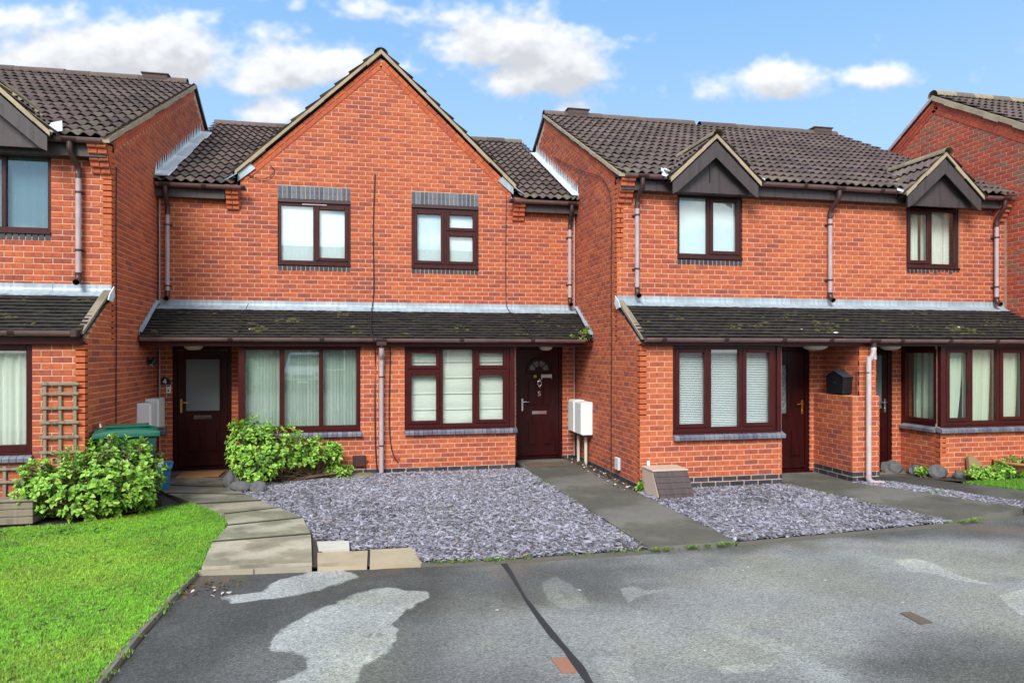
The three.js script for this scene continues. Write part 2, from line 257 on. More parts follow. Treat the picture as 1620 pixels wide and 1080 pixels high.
function layBricks(h, most = 300) {   // the nearest ones as meshes of their own, the rest joined
  const groups = {};
  for (const b of h.bricks) (groups[b.kind] ??= []).push(b);
  for (const kind in groups) {
    const l = groups[kind]; l.forEach((b) => { const d = b.center.clone().sub(EYE); b.d = d.length() / Math.max(0.15, Math.abs(d.normalize().dot(b.n))) ** 0.5 / Math.sqrt(Math.min(1, b.len / 0.2)) * (b.hidden ? 5 : 1); }); l.sort((a, b) => a.d - b.d);
    const mat4 = new THREE.Matrix4(), own = l.slice(0, most), rest = l.slice(most), root = h.g.position;
    for (const b of own) {
      const m = new THREE.Mesh(BG[b.v], MP[b.pal][b.ci]); m.name = b.kind; m.castShadow = m.receiveShadow = true;
      mat4.makeBasis(b.u, b.up, b.n); m.quaternion.setFromRotationMatrix(mat4); m.position.copy(b.center).sub(root); m.scale.set(b.len / 0.215, b.hgt / 0.065, 1); b.wall.add(m);
    }
    if (!rest.length) continue;
    const per = BG[0].attributes.position.count, P = new Float32Array(rest.length * per * 3), N = new Float32Array(P.length), U = new Float32Array(rest.length * per * 2), C = new Float32Array(P.length), v = V(0, 0, 0);
    rest.forEach((b, i) => {
      const g = BG[b.v], gp = g.attributes.position, gn = g.attributes.normal, c = PAL[b.pal][b.ci], sx = b.len / 0.215, sy = b.hgt / 0.065;
      for (let k = 0; k < per; k++) {
        const o = (i * per + k) * 3;
        v.copy(b.center).addScaledVector(b.u, gp.getX(k) * sx).addScaledVector(b.up, gp.getY(k) * sy).addScaledVector(b.n, gp.getZ(k)).sub(root); P[o] = v.x; P[o + 1] = v.y; P[o + 2] = v.z;
        v.set(0, 0, 0).addScaledVector(b.u, gn.getX(k)).addScaledVector(b.up, gn.getY(k)).addScaledVector(b.n, gn.getZ(k)); N[o] = v.x; N[o + 1] = v.y; N[o + 2] = v.z;
        C[o] = c[0]; C[o + 1] = c[1]; C[o + 2] = c[2]; U[(i * per + k) * 2] = g.attributes.uv.getX(k); U[(i * per + k) * 2 + 1] = g.attributes.uv.getY(k);
      }
    });
    const g = new THREE.BufferGeometry(); g.setAttribute('position', new THREE.BufferAttribute(P, 3)); g.setAttribute('normal', new THREE.BufferAttribute(N, 3)); g.setAttribute('uv', new THREE.BufferAttribute(U, 2)); g.setAttribute('color', new THREE.BufferAttribute(C, 3));
    const m = new THREE.Mesh(g, M.brickAll); m.name = kind; m.userData = { kind: 'stuff' }; m.castShadow = m.receiveShadow = true; h.walls[0].add(m);
  }
}

// ---------- roof tiles ----------
function waveTile(v) {   // two-roll interlocking tile, 300 mm wide, 400 mm long, front edge at y = 0
  const o = [], nrm = [], S = 12, A = 0.022, T = 0.038, z = (x, y) => A * Math.sin((x / 0.15) * 2 * Math.PI + 0.6) + A + T * (1 - y / 0.33) + (v ? 0.003 * x : 0);
  const X = (i) => i / S * 0.302, push = (p, n) => { o.push(p); nrm.push(n); };
  const nt = (x) => V(-A * 2 * Math.PI / 0.15 * Math.cos((x / 0.15) * 2 * Math.PI + 0.6), T / 0.33, 1).normalize();
  for (let i = 0; i < S; i++) {
    const a = X(i), b = X(i + 1), p = [V(a, 0, z(a, 0)), V(b, 0, z(b, 0)), V(b, 0.4, z(b, 0.4)), V(a, 0.4, z(a, 0.4))], n = [nt(a), nt(b), nt(b), nt(a)];
    for (const k of [0, 1, 2, 0, 2, 3]) push(p[k], n[k]);
    const d = [V(a, 0.004, z(a, 0) - 0.014), V(b, 0.004, z(b, 0) - 0.014), p[1], p[0]]; for (const k of [0, 1, 2, 0, 2, 3]) push(d[k], V(0, -1, 0.1).normalize());
  }
  const g = tris(o), na = g.attributes.normal, uv = g.attributes.uv, p = g.attributes.position; nrm.forEach((n, i) => { na.setXYZ(i, n.x, n.y, n.z); uv.setXY(i, p.getX(i) * 2 + v * 0.37, p.getY(i) * 2 + v * 0.21); }); return g;
}
function plainTile(v) { const w = 0.163, o = [], q = (a, b, c, d) => o.push(a, b, c, a, c, d), z0 = 0.05, z1 = 0.006, L = 0.19, t = 0.014, k = v ? 0.002 : -0.001;
  const p = [V(0, 0, z0), V(w / 2, 0, z0 + 0.003 + k), V(w, 0, z0), V(w, L, z1), V(w / 2, L, z1 + 0.003), V(0, L, z1)], b = [V(0, 0, z0 - t), V(w / 2, 0, z0 - t + 0.002), V(w, 0, z0 - t)];
  q(p[0], p[1], p[4], p[5]); q(p[1], p[2], p[3], p[4]); q(b[0], b[1], p[1], p[0]); q(b[1], b[2], p[2], p[1]); q(p[5], V(0, L, z1 - t), b[0], p[0]); q(p[2], b[2], V(w, L, z1 - t), p[3]); const g = tris(o), uv = g.attributes.uv, pp = g.attributes.position; for (let i = 0; i < pp.count; i++) uv.setXY(i, pp.getX(i) * 3 + v * 0.3, pp.getY(i) * 3 + pp.getZ(i) * 3); return g; }
const TG = [waveTile(0), waveTile(1)], PG = [plainTile(0), plainTile(1)];
const tmp4 = new THREE.Matrix4();
function putTile(h, roof, name, geo, mat, pos, u, up, n, sx = 1, tilt = 0, sy = 1) { const m = new THREE.Mesh(geo, mat); m.name = name; m.castShadow = m.receiveShadow = true; tmp4.makeBasis(u, up, n); m.quaternion.setFromRotationMatrix(tmp4); if (tilt) m.rotateZ(tilt); m.position.copy(pos).sub(h.g.position); m.scale.set(sx, sy, 1); roof.add(m); return m; }
/* a pitched plane of tiles between x0 and x1 rising from eave [z, y] to ridge [z, y] */
function tilePlane(h, roof, x0, x1, eave, ridge, kind, skip, cut) {
  const wave = kind === 'roof_tile', W = wave ? 0.3 : 0.165, G = wave ? 0.33 : 0.1, a = V(0, eave[1], eave[0]), b = V(0, ridge[1], ridge[0]), up = b.clone().sub(a), L = up.length(); up.normalize();
  const u = V(1, 0, 0), n = u.clone().cross(up), r = h.r;
  for (let row = 0; row * G < L - (wave ? 0.06 : 0.02); row++) {
    const sh = wave ? 0 : (row & 1) * 0.0825;
    for (let x = x0 - sh; x < x1 - 0.02; x += W) {
      const xa = Math.max(x, x0), xb = Math.min(x + W, x1); if (xb - xa < 0.03) continue;
      const s = row * G - 0.045, p = a.clone().addScaledVector(up, s); p.x = xa;
      if (skip && skip((xa + xb) / 2, s + G * 0.5, p)) continue;
      p.addScaledVector(n, (r() - 0.5) * 0.006); p.addScaledVector(up, (r() - 0.5) * 0.008);
      const pal = MP[wave ? 'tile' : 'plain'], mossy = wave && row === 0 && r() < 0.4;
      putTile(h, roof, kind, (wave ? TG : PG)[Math.floor(r() * 2)], mossy ? MP.lichen[3] : pal[Math.floor(r() * pal.length)], p, u, up, n, (xb - xa) / W, (r() - 0.5) * 0.012, Math.min(1, (L - s) / (wave ? 0.4 : 0.19)));
    }
  }
  return { a, up, n, L };
}
function ridgeTiles(h, roof, x0, x1, z, y, pal = MP.tile, alongZ = null, k = 1) {
  const r = h.r; const g = new THREE.CylinderGeometry(0.125, 0.13, 0.44, 10, 1, true, 0, Math.PI); g.rotateZ(Math.PI / 2); // along x, open below
  const gg = triUV(g, 2);
  for (let x = x0; x < x1 - 0.3; x += 0.43) { const m = new THREE.Mesh(gg, pal[Math.floor(r() * pal.length)]); m.name = 'ridge_tile'; m.castShadow = m.receiveShadow = true; m.scale.set(1, k, k); if (alongZ !== null) { m.rotation.y = Math.PI / 2; m.position.set(alongZ, y, x + 0.215); } else m.position.set(x + 0.215, y + (r() - 0.5) * 0.012, z); m.rotation.z += (r() - 0.5) * 0.02; m.position.sub(h.g.position); roof.add(m); }
}

// ---------- house pieces ----------
function house(name, label, base, seed) { const g = thing(name, label, 'house', base); return { g, bricks: [], walls: [], r: rng(seed) }; }
const FRONT = { u: V(1, 0, 0), n: V(0, 0, 1) };
function frontWall(h, z, outline, holes, depth = 0.1) { const w = part(h.g, 'wall', slab(outline, holes, (u, v, n) => V(u, v, z - 0.006 + n), depth), M.mortar); h.walls.push(w); return w; }
function sideWall(h, x, nx, outline, depth = 0.1) { const w = part(h.g, 'wall', slab(outline, [], (u, v, n) => V(x + nx * (-0.006 + n), v, u), depth), M.mortar); h.walls.push(w); return w; }
/* window in a front wall: columns [{w, open, split}], glass parts separate */
function windowUnit(h, x0, x1, y0, y1, z, cols, mat, o = {}) {
  const F = o.frame ?? 0.05, zf = z - 0.028, D = 0.07, fr = [cbox(x0, x0 + F, y0, y1, zf - D, zf), cbox(x1 - F, x1, y0, y1, zf - D, zf), cbox(x0 + F, x1 - F, y1 - F, y1, zf - D, zf - 0.001), cbox(x0 + F, x1 - F, y0, y0 + F + 0.01, zf - D, zf - 0.001), cbox(x0 - 0.0, x1 + 0.0, y0 - 0.028, y0 - 0.001, zf - D, zf + 0.045)];
  const tot = cols.reduce((s, c) => s + c.w, 0), iw = x1 - x0 - 2 * F; let x = x0 + F; const cells = [];
  cols.forEach((c, i) => { const w = iw * c.w / tot, a = x + (i ? F / 2 : 0), b = x + w - (i < cols.length - 1 ? F / 2 : 0); x += w;
    if (i < cols.length - 1) fr.push(cbox(x - F / 2, x + F / 2, y0 + F + 0.01, y1 - F, zf - D, zf - 0.002));
    const yb = y0 + F + 0.01, yt = y1 - F;
    if (c.split) { const ys = mix(yb, yt, c.split); fr.push(cbox(a, b, ys - F / 2, ys + F / 2, zf - D, zf - 0.003)); cells.push([a, b, yb, ys - F / 2, c.open], [a, b, ys + F / 2, yt, c.open]); } else cells.push([a, b, yb, yt, c.open]);
  });
  const win = part(h.g, 'window', fr, mat);
  for (const [a, b, c, d, open] of cells) {
    let e = 0.004;
    if (open) { const S = 0.052, zz = zf + 0.014; part(win, 'sash', [cbox(a - 0.008, a + S, c - 0.008, d + 0.008, zz - 0.05, zz, 0.008), cbox(b - S, b + 0.008, c - 0.008, d + 0.008, zz - 0.05, zz, 0.008), cbox(a + S, b - S, d - S, d + 0.008, zz - 0.05, zz - 0.001, 0.008), cbox(a + S, b - S, c - 0.008, c + S, zz - 0.05, zz - 0.001, 0.008)], mat); e = S; }
    part(win, 'pane', cbox(a + e, b - e, c + e, d - e, zf - 0.037, zf - 0.034, 0.0005), M.glass);
  }
  // dark gasket in the glazing rebate
  return win;
}
function cloth(x0, x1, y0, y1, z, o = {}) {   // hanging cloth with vertical folds
  const n = o.n ?? 60, m = 8, amp = o.amp ?? 0.02, f = o.f ?? 9, r = rng(o.seed ?? 1), ph = r() * 6, g = new THREE.PlaneGeometry(1, 1, n, m), p = g.attributes.position;
  for (let i = 0; i < p.count; i++) { const u = p.getX(i) + 0.5, v = p.getY(i) + 0.5; const fold = Math.sin(u * f * 6.283 + ph + 1.4 * Math.sin(u * 5 + ph)) + 0.5 * Math.sin(u * f * 13.1 + ph * 2); const pull = o.pull ? o.pull * (1 - v) * (1 - v) * (u) : 0; p.setXYZ(i, mix(x0, x1, u) - pull, mix(y0, y1, v), z + amp * fold * (0.6 + 0.4 * (1 - v))); }
  g.computeVertexNormals(); return triUV(flat(g));
}
function gutterRun(h, x0, x1, y, z, o = {}) {   // half-round gutter, rim height y, centre z
  const R = 0.056, s = new THREE.Shape(); s.absarc(0, 0, R, Math.PI, 2 * Math.PI, false); s.absarc(0, 0, R - 0.004, 2 * Math.PI, Math.PI, true);
  const run = (a, b, k) => { const g = new THREE.ExtrudeGeometry(s, { depth: b - a, bevelEnabled: false, curveSegments: 10 }); g.scale(k, k, 1); g.rotateY(Math.PI / 2); g.translate(a, y, z); g.computeVertexNormals(); return triUV(g); };
  const rim = (a, b) => cbox(a, b, y - 0.006, y + 0.004, z + R - 0.006, z + R + 0.004, 0.002);
  const cap = (x) => { const g = new THREE.CircleGeometry(R, 12, Math.PI, Math.PI); g.rotateY(Math.PI / 2); g.translate(x, y, z); return triUV(g); };
  const gut = part(h.g, 'gutter', [run(x0, x1, 1), rim(x0, x1), cap(x0 + 0.002), cap(x1 - 0.002)], M.gutter);
  for (const x of o.joints ?? []) part(gut, 'gutter_clip', [run(x - 0.035, x + 0.035, 1.09), cbox(x - 0.035, x + 0.035, y - 0.008, y + 0.008, z + R - 0.004, z + R + 0.01, 0.003)], M.gutterDark);
  for (const x of o.outlets ?? []) part(gut, 'outlet', [run(x - 0.085, x + 0.085, 1.1), rod([x, y - 0.13, z], [x, y - 0.03, z], 0.039)], M.gutterDark);
  return gut;
}
function downpipe(h, x, yTop, zTop, xw, zw, yBot, o = {}) {   // swan neck from the outlet to the wall, then straight down
  const p = part(h.g, 'downpipe', [rod([xw, yBot, zw], [xw, yTop - 0.34, zw], 0.034, 14)], M.pipe);
  part(p, 'swan_neck', [tube([[x, yTop, zTop], [x, yTop - 0.12, zTop], [mix(x, xw, 0.15), yTop - 0.17, mix(zTop, zw, 0.15)], [mix(x, xw, 0.85), yTop - 0.3, mix(zTop, zw, 0.85)], [xw, yTop - 0.35, zw], [xw, yTop - 0.46, zw]], 0.037, 12, 30)], M.gutterDark);
  const br = (o.clips ?? []).map((y) => [rod([xw, y - 0.012, zw], [xw, y + 0.012, zw], 0.041, 14), cbox(xw - 0.06, xw + 0.06, y - 0.014, y + 0.014, zw - 0.06, zw - 0.045, 0.003)]).flat();
  if (br.length) part(p, 'pipe_clip', br, M.gutterDark);
  part(p, 'shoe', [tube([[xw, yBot + 0.06, zw], [xw, yBot + 0.01, zw], [xw, yBot - 0.05, zw + 0.03], [xw, yBot - 0.075, zw + 0.085]], 0.04, 12, 16)], M.gutterDark);
  return p;
}
function solders(h, wall, x0, x1, y, z, pal, kind, hgt = 0.215) {   // bricks on end over an opening
  const n = Math.round((x1 - x0) / 0.075), w = (x1 - x0) / n;
  for (let i = 0; i < n; i++) addBrick(h, wall, V(x0 + (i + 0.5) * w, y + hgt / 2 + 0.005, z + 0.001 + (h.r() - 0.5) * 0.003), V(0, 1, 0), V(-1, 0, 0), V(0, 0, 1), hgt, w - 0.01, pal, Math.floor(h.r() * PAL[pal].length), kind);
}
function sillBricks(h, parent, x0, x1, y, z, proj = 0.07, dirX = null) {   // bull-nosed bricks on edge, sloping out
  const n = Math.round((x1 - x0) / 0.075), w = (x1 - x0) / n, base = [];
  for (let i = 0; i < n; i++) {
    const a = x0 + i * w + 0.003, b = x0 + (i + 1) * w - 0.003, zz = z + proj + (h.r() - 0.5) * 0.005;
    const m = part(parent, 'sill_brick', dirX === null
      ? prism([V(a, y - 0.062, zz), V(a, y - 0.018, zz + 0.004), V(a, y - 0.005, zz - 0.006), V(a, y + 0.03, z - 0.04), V(a, y - 0.05, z - 0.04), V(a, y - 0.066, zz - 0.02)], V(b - a, 0, 0))
      : prism([V(dirX - proj, y - 0.062, a), V(dirX - proj - 0.004, y - 0.018, a), V(dirX - proj + 0.006, y - 0.005, a), V(dirX + 0.04, y + 0.03, a), V(dirX + 0.04, y - 0.05, a), V(dirX - proj + 0.02, y - 0.066, a)], V(0, 0, b - a)), MP.sill[Math.floor(h.r() * 4)]);
  }
}
function verge(h, roof, x, eave, ridge, side, mat = M.cream, t = 0.07, out = 0.045) {   // mortar bedding along a sloping tile edge, on a side wall at x (outer face towards side)
  const a = V(0, eave[1], eave[0]), b = V(0, ridge[1], ridge[0]), up = b.clone().sub(a).normalize(), n = V(0, up.z < 0 ? -up.z : up.z, up.y); n.normalize();
  const x0 = x - side * 0.06, x1 = x + side * out, L = b.distanceTo(a), seg = Math.ceil(L / 0.34), gs = [];
  for (let i = 0; i < seg; i++) { const p = a.clone().addScaledVector(up, i * L / seg), q = a.clone().addScaledVector(up, (i + 1) * L / seg + 0.004), w = t * (0.85 + h.r() * 0.3); gs.push(prism([V(x0, p.y - w + 0.015, p.z), V(x1 + side * h.r() * 0.006, p.y - w + 0.015, p.z), V(x1, p.y + 0.018, p.z), V(x0, p.y + 0.02, p.z)], q.clone().sub(p))); }
  return part(roof, 'verge', gs, mat);
}
function raking(h, wall, o, u, n, p0, p1, pal, rows = 2, inset = 0.0) {   // courses laid along the slope; p0, p1 as [u, v] of the upper edge
  const a = V(o.x, 0, o.z).addScaledVector(u, p0[0]); a.y = p0[1]; const b = V(o.x, 0, o.z).addScaledVector(u, p1[0]); b.y = p1[1];
  const d = b.clone().sub(a), L = d.length() - 0.07; d.normalize(); let up = n.clone().cross(d); if (up.y < 0) { up.negate(); }
  const uu = up.clone().cross(n);
  for (let k = 0; k < rows; k++) for (let s = (k & 1) * -0.1125; s < L - 0.05; s += 0.225) { const s0 = Math.max(s + 0.005, 0), s1 = Math.min(s + 0.22, L); if (s1 - s0 < 0.03) continue; addBrick(h, wall, a.clone().addScaledVector(d, (s0 + s1) / 2).addScaledVector(up, -0.0375 - k * 0.075).addScaledVector(n, 0.008 + inset), uu, up, n, s1 - s0, 0.066, pal, pal === 'brick' ? pick(h.r, 6) : Math.floor(h.r() * 5), 'brick'); }
}
function corbel(h, wall, x0, x1, yTop, z, n = 5) { for (let k = 0; k < n; k++) { const y = yTop - 0.075 * k, out = 0.21 - k * 0.042; for (let i = 0; i < 2; i++) { const w = (x1 - x0) / 2; const m = part(wall, 'corbel_brick', cbox(x0 + i * w + 0.004, x0 + (i + 1) * w - 0.004, y - 0.069, y - 0.004, z - 0.02, z + out + (h.r() - 0.5) * 0.004, 0.003), MP.brick[Math.floor(h.r() * 5)]); const uv = m.geometry.attributes.uv; for (let q = 0; q < uv.count; q++) uv.setXY(q, uv.getX(q) * 4.5 + i * 0.3, uv.getY(q) * 12); } part(wall, 'corbel_joint', cbox(x0 + 0.006, x1 - 0.006, y - 0.075, y - 0.069, z - 0.02, z + out - 0.012, 0.001), M.mortar); } }
function leadStrip(h, x0, x1, y, z, name = 'lead_flashing') {   // cover flashing above a lean-to: upstand and dressed apron, in lengths
  const n = Math.max(1, Math.round((x1 - x0) / 0.75)), w = (x1 - x0) / n;
  for (let i = 0; i < n; i++) {
    const a = x0 + i * w, b = a + w + (i < n - 1 ? 0.015 : 0), k = (i % 2) * 0.004, dz = 0.15, r = h.r, g = new THREE.PlaneGeometry(1, 1, 14, 4), p = g.attributes.position;
    for (let q = 0; q < p.count; q++) { const u = p.getX(q) + 0.5, v = p.getY(q) + 0.5, wob = (vn(u * 5 + i * 9, v * 3, 77) - 0.5) * 0.016; if (v > 0.5) p.setXYZ(q, mix(a, b, u), y + 0.01 + (v - 0.5) * 2 * 0.095, z + 0.007 + k + wob * 0.3); else { const t = 1 - v * 2; p.setXYZ(q, mix(a, b, u), y + 0.01 - t * 0.075 + 0.012 * Math.abs(wob) * 30 * t * 0.4, z + 0.012 + k + t * dz + wob * t); } }
    g.computeVertexNormals(); part(h.g, name, triUV(flat(g)), M.lead);
  }
}
/* stepped lead on a side wall where a lower roof meets it; a and b = [z, y] low and high points on the roof */
function steppedLead(h, x, nx, a, b, n, width, pale) {
  const gs = [], d = [(b[0] - a[0]) / n, (b[1] - a[1]) / n];
  for (let i = 0; i < n; i++) { const z0 = a[0] + d[0] * i, y0 = a[1] + d[1] * i, z1 = z0 + d[0], y1 = y0 + d[1], xx = x + nx * (0.009 + (i % 2) * 0.002); gs.push(prism([V(xx, y0 - 0.01, z0), V(xx, y1 - 0.01, z1), V(xx, y1 + 0.05, z1), V(xx, y1 + 0.05 + (pale ? 0.17 : 0.05), z0 + d[0] * 0.62), V(xx, y0 + 0.06, z0)], V(nx * 0.002, 0, 0))); }
  const f = part(h.g, 'stepped_flashing', gs, pale ? M.leadPale : M.lead);
  const s = [], up = V(0, b[1] - a[1], b[0] - a[0]), L = up.length(), m = Math.max(2, Math.round(L / 0.6)); up.normalize();
  for (let i = 0; i < m; i++) { const p = V(x + nx * 0.004, a[1] + up.y * L * i / m + 0.045, a[0] + up.z * L * i / m); const q = up.clone().multiplyScalar(L / m + 0.02); s.push(prism([p, p.clone().add(V(nx * width * (0.92 + h.r() * 0.16), 0.0 + h.r() * 0.008, 0)), p.clone().add(V(nx * width, 0.014 + h.r() * 0.004, 0)), p.clone().add(V(0, 0.03, 0))], q)); }
  part(f, 'lead_apron', s, pale ? M.leadPale : M.lead);
}
const font = await new FontLoader().loadAsync('fonts/droid/droid_sans_bold.typeface.json');
const digits = (s, size, x, y, z, depth = 0.006) => { const g = new TextGeometry(s, { font, size, depth, curveSegments: 5 }); g.computeBoundingBox(); const b = g.boundingBox; g.translate(x - (b.min.x + b.max.x) / 2, y - (b.min.y + b.max.y) / 2, z); return triUV(flat(g)); };

// ---------- ground ----------
const poly = (pts, y) => { const s = new THREE.Shape(pts.map((p) => new THREE.Vector2(p[0], -p[1]))), g = new THREE.ShapeGeometry(s); g.rotateX(-Math.PI / 2); g.translate(0, y, 0); return triUV(flat(g)); };
const block = (pts, y0, y1) => prism(pts.map((p) => V(p[0], y0, p[1])), V(0, y1 - y0, 0));   // flat piece with edges
{ const g = new THREE.PlaneGeometry(900, 900); g.rotateX(-Math.PI / 2); g.translate(0, -0.075, 0); struct('ground', triUV(g), std('bare_soil', [0.09, 0.075, 0.055], { map: speck, roughness: 1 })); }
// forecourt: worn asphalt, part dried after rain; one texture over 16 x 9 m
const AX0 = -4, AZ0 = 4.4, AW = 16, AH = 9;
const PT = (x, y) => { const u = (x - 810) / 1110, v = (558 - y) / 1110, t = -1.96 / v; return [(SN + u * CS) * t, 12.25 - (CS - u * SN) * t]; };
const zoomA = (l) => l.map(([x, y]) => PT(300 + x / 3.086, 730 + y / 3.086)), zoomB = (l) => l.map(([x, y]) => PT(1120 + x / 3.086, 730 + y / 3.086)), zoomC = (l) => l.map(([x, y]) => PT(700 + x / 3.085, 730 + y / 3.085));
const dry = [zoomA([[360, 930], [420, 850], [500, 790], [560, 745], [640, 715], [700, 690], [760, 665], [850, 640], [930, 615], [1020, 622], [1150, 628], [1140, 670], [1110, 700], [1050, 730], [1000, 780], [1010, 810], [1030, 850], [1000, 900], [930, 950], [850, 1000], [790, 1080], [720, 1180], [420, 1180], [380, 1090], [500, 1050], [560, 1010], [582, 965], [540, 940], [480, 925], [420, 935]]),
  zoomA([[140, 660], [200, 645], [330, 640], [400, 600], [460, 565], [540, 550], [620, 525], [740, 518], [800, 545], [830, 565], [760, 580], [690, 600], [620, 630], [540, 650], [440, 665], [330, 680], [210, 695], [190, 672]])];
const soft = [[zoomB([[900, 480], [1000, 472], [1120, 505], [1250, 560], [1385, 598], [1250, 585], [1110, 545], [990, 535]]), 0.9, 5], [zoomB([[1420, 650], [1600, 610], [1700, 800], [1500, 735]]), 0.8, 8], [zoomB([[40, 1010], [200, 985], [330, 1000], [250, 1035], [90, 1040]]), 0.5, 10], [zoomB([[500, 400], [1000, 380], [1543, 400], [1800, 560], [1300, 560], [800, 520]]), 0.36, 30],
  [zoomB([[0, 780], [120, 790], [450, 920], [700, 1080], [560, 1080], [330, 930], [0, 830]]), 0.3, 14], [zoomC([[480, 600], [560, 560], [680, 640], [720, 700], [600, 720], [500, 670]]), 0.3, 12], [zoomC([[860, 620], [930, 605], [1000, 632], [1120, 622], [1000, 650], [900, 690]]), 0.5, 5], [zoomC([[730, 960], [900, 950], [950, 1080], [780, 1080]]), 0.42, 20], [zoomC([[0, 520], [270, 510], [330, 700], [400, 900], [100, 1080], [0, 1080]]), 0.16, 40], [zoomC([[880, 750], [1419, 680], [1419, 1000], [1000, 900]]), 0.2, 40]];
const damp = [[zoomC([[560, 625], [600, 630], [650, 670], [600, 680]]), 0.4, 6], [zoomA([[825, 850], [850, 832], [878, 838], [860, 855]]), 0.75, 2], [zoomA([[890, 850], [920, 832], [952, 842], [940, 858], [905, 860]]), 0.75, 2], [zoomB([[300, 560], [700, 480], [1100, 640], [900, 700], [500, 640]]), 0.35, 40], [zoomB([[700, 700], [1100, 760], [1543, 880], [1543, 1080], [900, 1080]]), 0.25, 40]];
const asphaltMap = (() => {
  const W = 2048, H = 2048, cv = document.createElement('canvas'); cv.width = W; cv.height = H;
  const layer = (polys, hard) => { const k = cv.getContext('2d'); k.globalAlpha = 1; k.fillStyle = '#000'; k.fillRect(0, 0, W, H); for (const [p, a, b] of polys) { k.fillStyle = '#fff'; const passes = hard ? 1 : 12; for (let i = 0; i < passes; i++) { k.globalAlpha = hard ? a : 1 - Math.pow(1 - a, 1 / passes); const c = p.reduce((s, q) => [s[0] + q[0] / p.length, s[1] + q[1] / p.length], [0, 0]), g = hard ? 1 : 1 + (i / passes - 0.6) * b * 0.018; k.beginPath(); p.forEach((q, j) => { const x = (c[0] + (q[0] - c[0]) * g - AX0) / AW * W, y = (c[1] + (q[1] - c[1]) * g - AZ0) / AH * H; j ? k.lineTo(x, y) : k.moveTo(x, y); }); k.closePath(); k.fill(); } } return k.getImageData(0, 0, W, H).data; };
  const A = layer(dry.map((p) => [p, 1, 1]), true), B = layer(soft, false), C = layer(damp, false);
  const sample = (D, x, y) => D[(clamp(y | 0, 0, H - 1) * W + clamp(x | 0, 0, W - 1)) * 4] / 255;
  return texture(W, H, (u, v, x, y) => {
    const X = AX0 + u * AW, Z = AZ0 + v * AH, wob = (fbm(X * 5, Z * 5, 71, 5) - 0.5) * 16, wob2 = (fbm(X * 5 + 50, Z * 5, 73, 5) - 0.5) * 22;
    const a = sample(A, x + wob, y + wob2), b = sample(B, x + wob * 0.7, y + wob2 * 0.7), c = sample(C, x + wob * 1.5, y + wob2 * 1.5);
    const big = fbm(X * 0.55 + 4, Z * 0.8, 61, 5), mid = fbm(X * 2.6, Z * 2.6, 63, 4), g = hash(x, y, 8), g2 = hash(x >> 1, y >> 1, 9);
    const left = 1 - step(0.2, 1.6, X);
    let k = 0.048 + 0.17 * step(0.32, 0.66, big) * (1 - 0.6 * left) + 0.06 * mid * mid + 0.04 * (1 - left);
    { const a2 = (a + sample(A, x + wob + 5, y + wob2) + sample(A, x + wob - 5, y + wob2) + sample(A, x + wob, y + wob2 + 7) + sample(A, x + wob, y + wob2 - 7)) / 5, fine = fbm(X * 22, Z * 22, 75, 3); k = mix(k, 0.33 + 0.24 * (mid - 0.4) + 0.08 * fine, 0.9 * step(0.3, 0.8, a2 * 1.1 + (fine - 0.5) * 0.5)); } k = mix(k, 0.44 + 0.1 * (mid - 0.5), b * 0.85 * (0.75 + 0.5 * mid)); k *= 1 - 0.45 * c;
    k *= 0.5 + 0.6 * g + 0.5 * (g2 - 0.3); if (g > 0.965) k += 0.1; if (g < 0.03) k *= 0.5;
    const edge = step(5.75, 5.35 + 0.0, Z) , rust = step(0.56, 0.72, fbm(X * 1.6 + 9, Z * 2.4, 81, 4)) * step(6.6, 5.8, Z) * 0.8, moss = step(0.5, 0.7, fbm(X * 3, Z * 3, 83, 4)) * step(6.15, 5.75, Z) * 0.7;
    const yl = 0.06 * step(0.45, 0.75, fbm(X * 1.1 + 30, Z * 1.6, 67, 4)); let r = k * (0.97 + yl), gg = k * (1.015 + yl), bb = k * (0.97 - yl); r = mix(r, 0.17, rust * 0.45); gg = mix(gg, 0.105, rust * 0.45); bb = mix(bb, 0.055, rust * 0.45); r = mix(r, 0.06, moss * 0.5); gg = mix(gg, 0.075, moss * 0.5); bb = mix(bb, 0.03, moss * 0.5);
    const s = (q) => Math.pow(clamp(q), 1 / 2.2); return [s(r), s(gg), s(bb)];
  }, { srgb: true });
})();
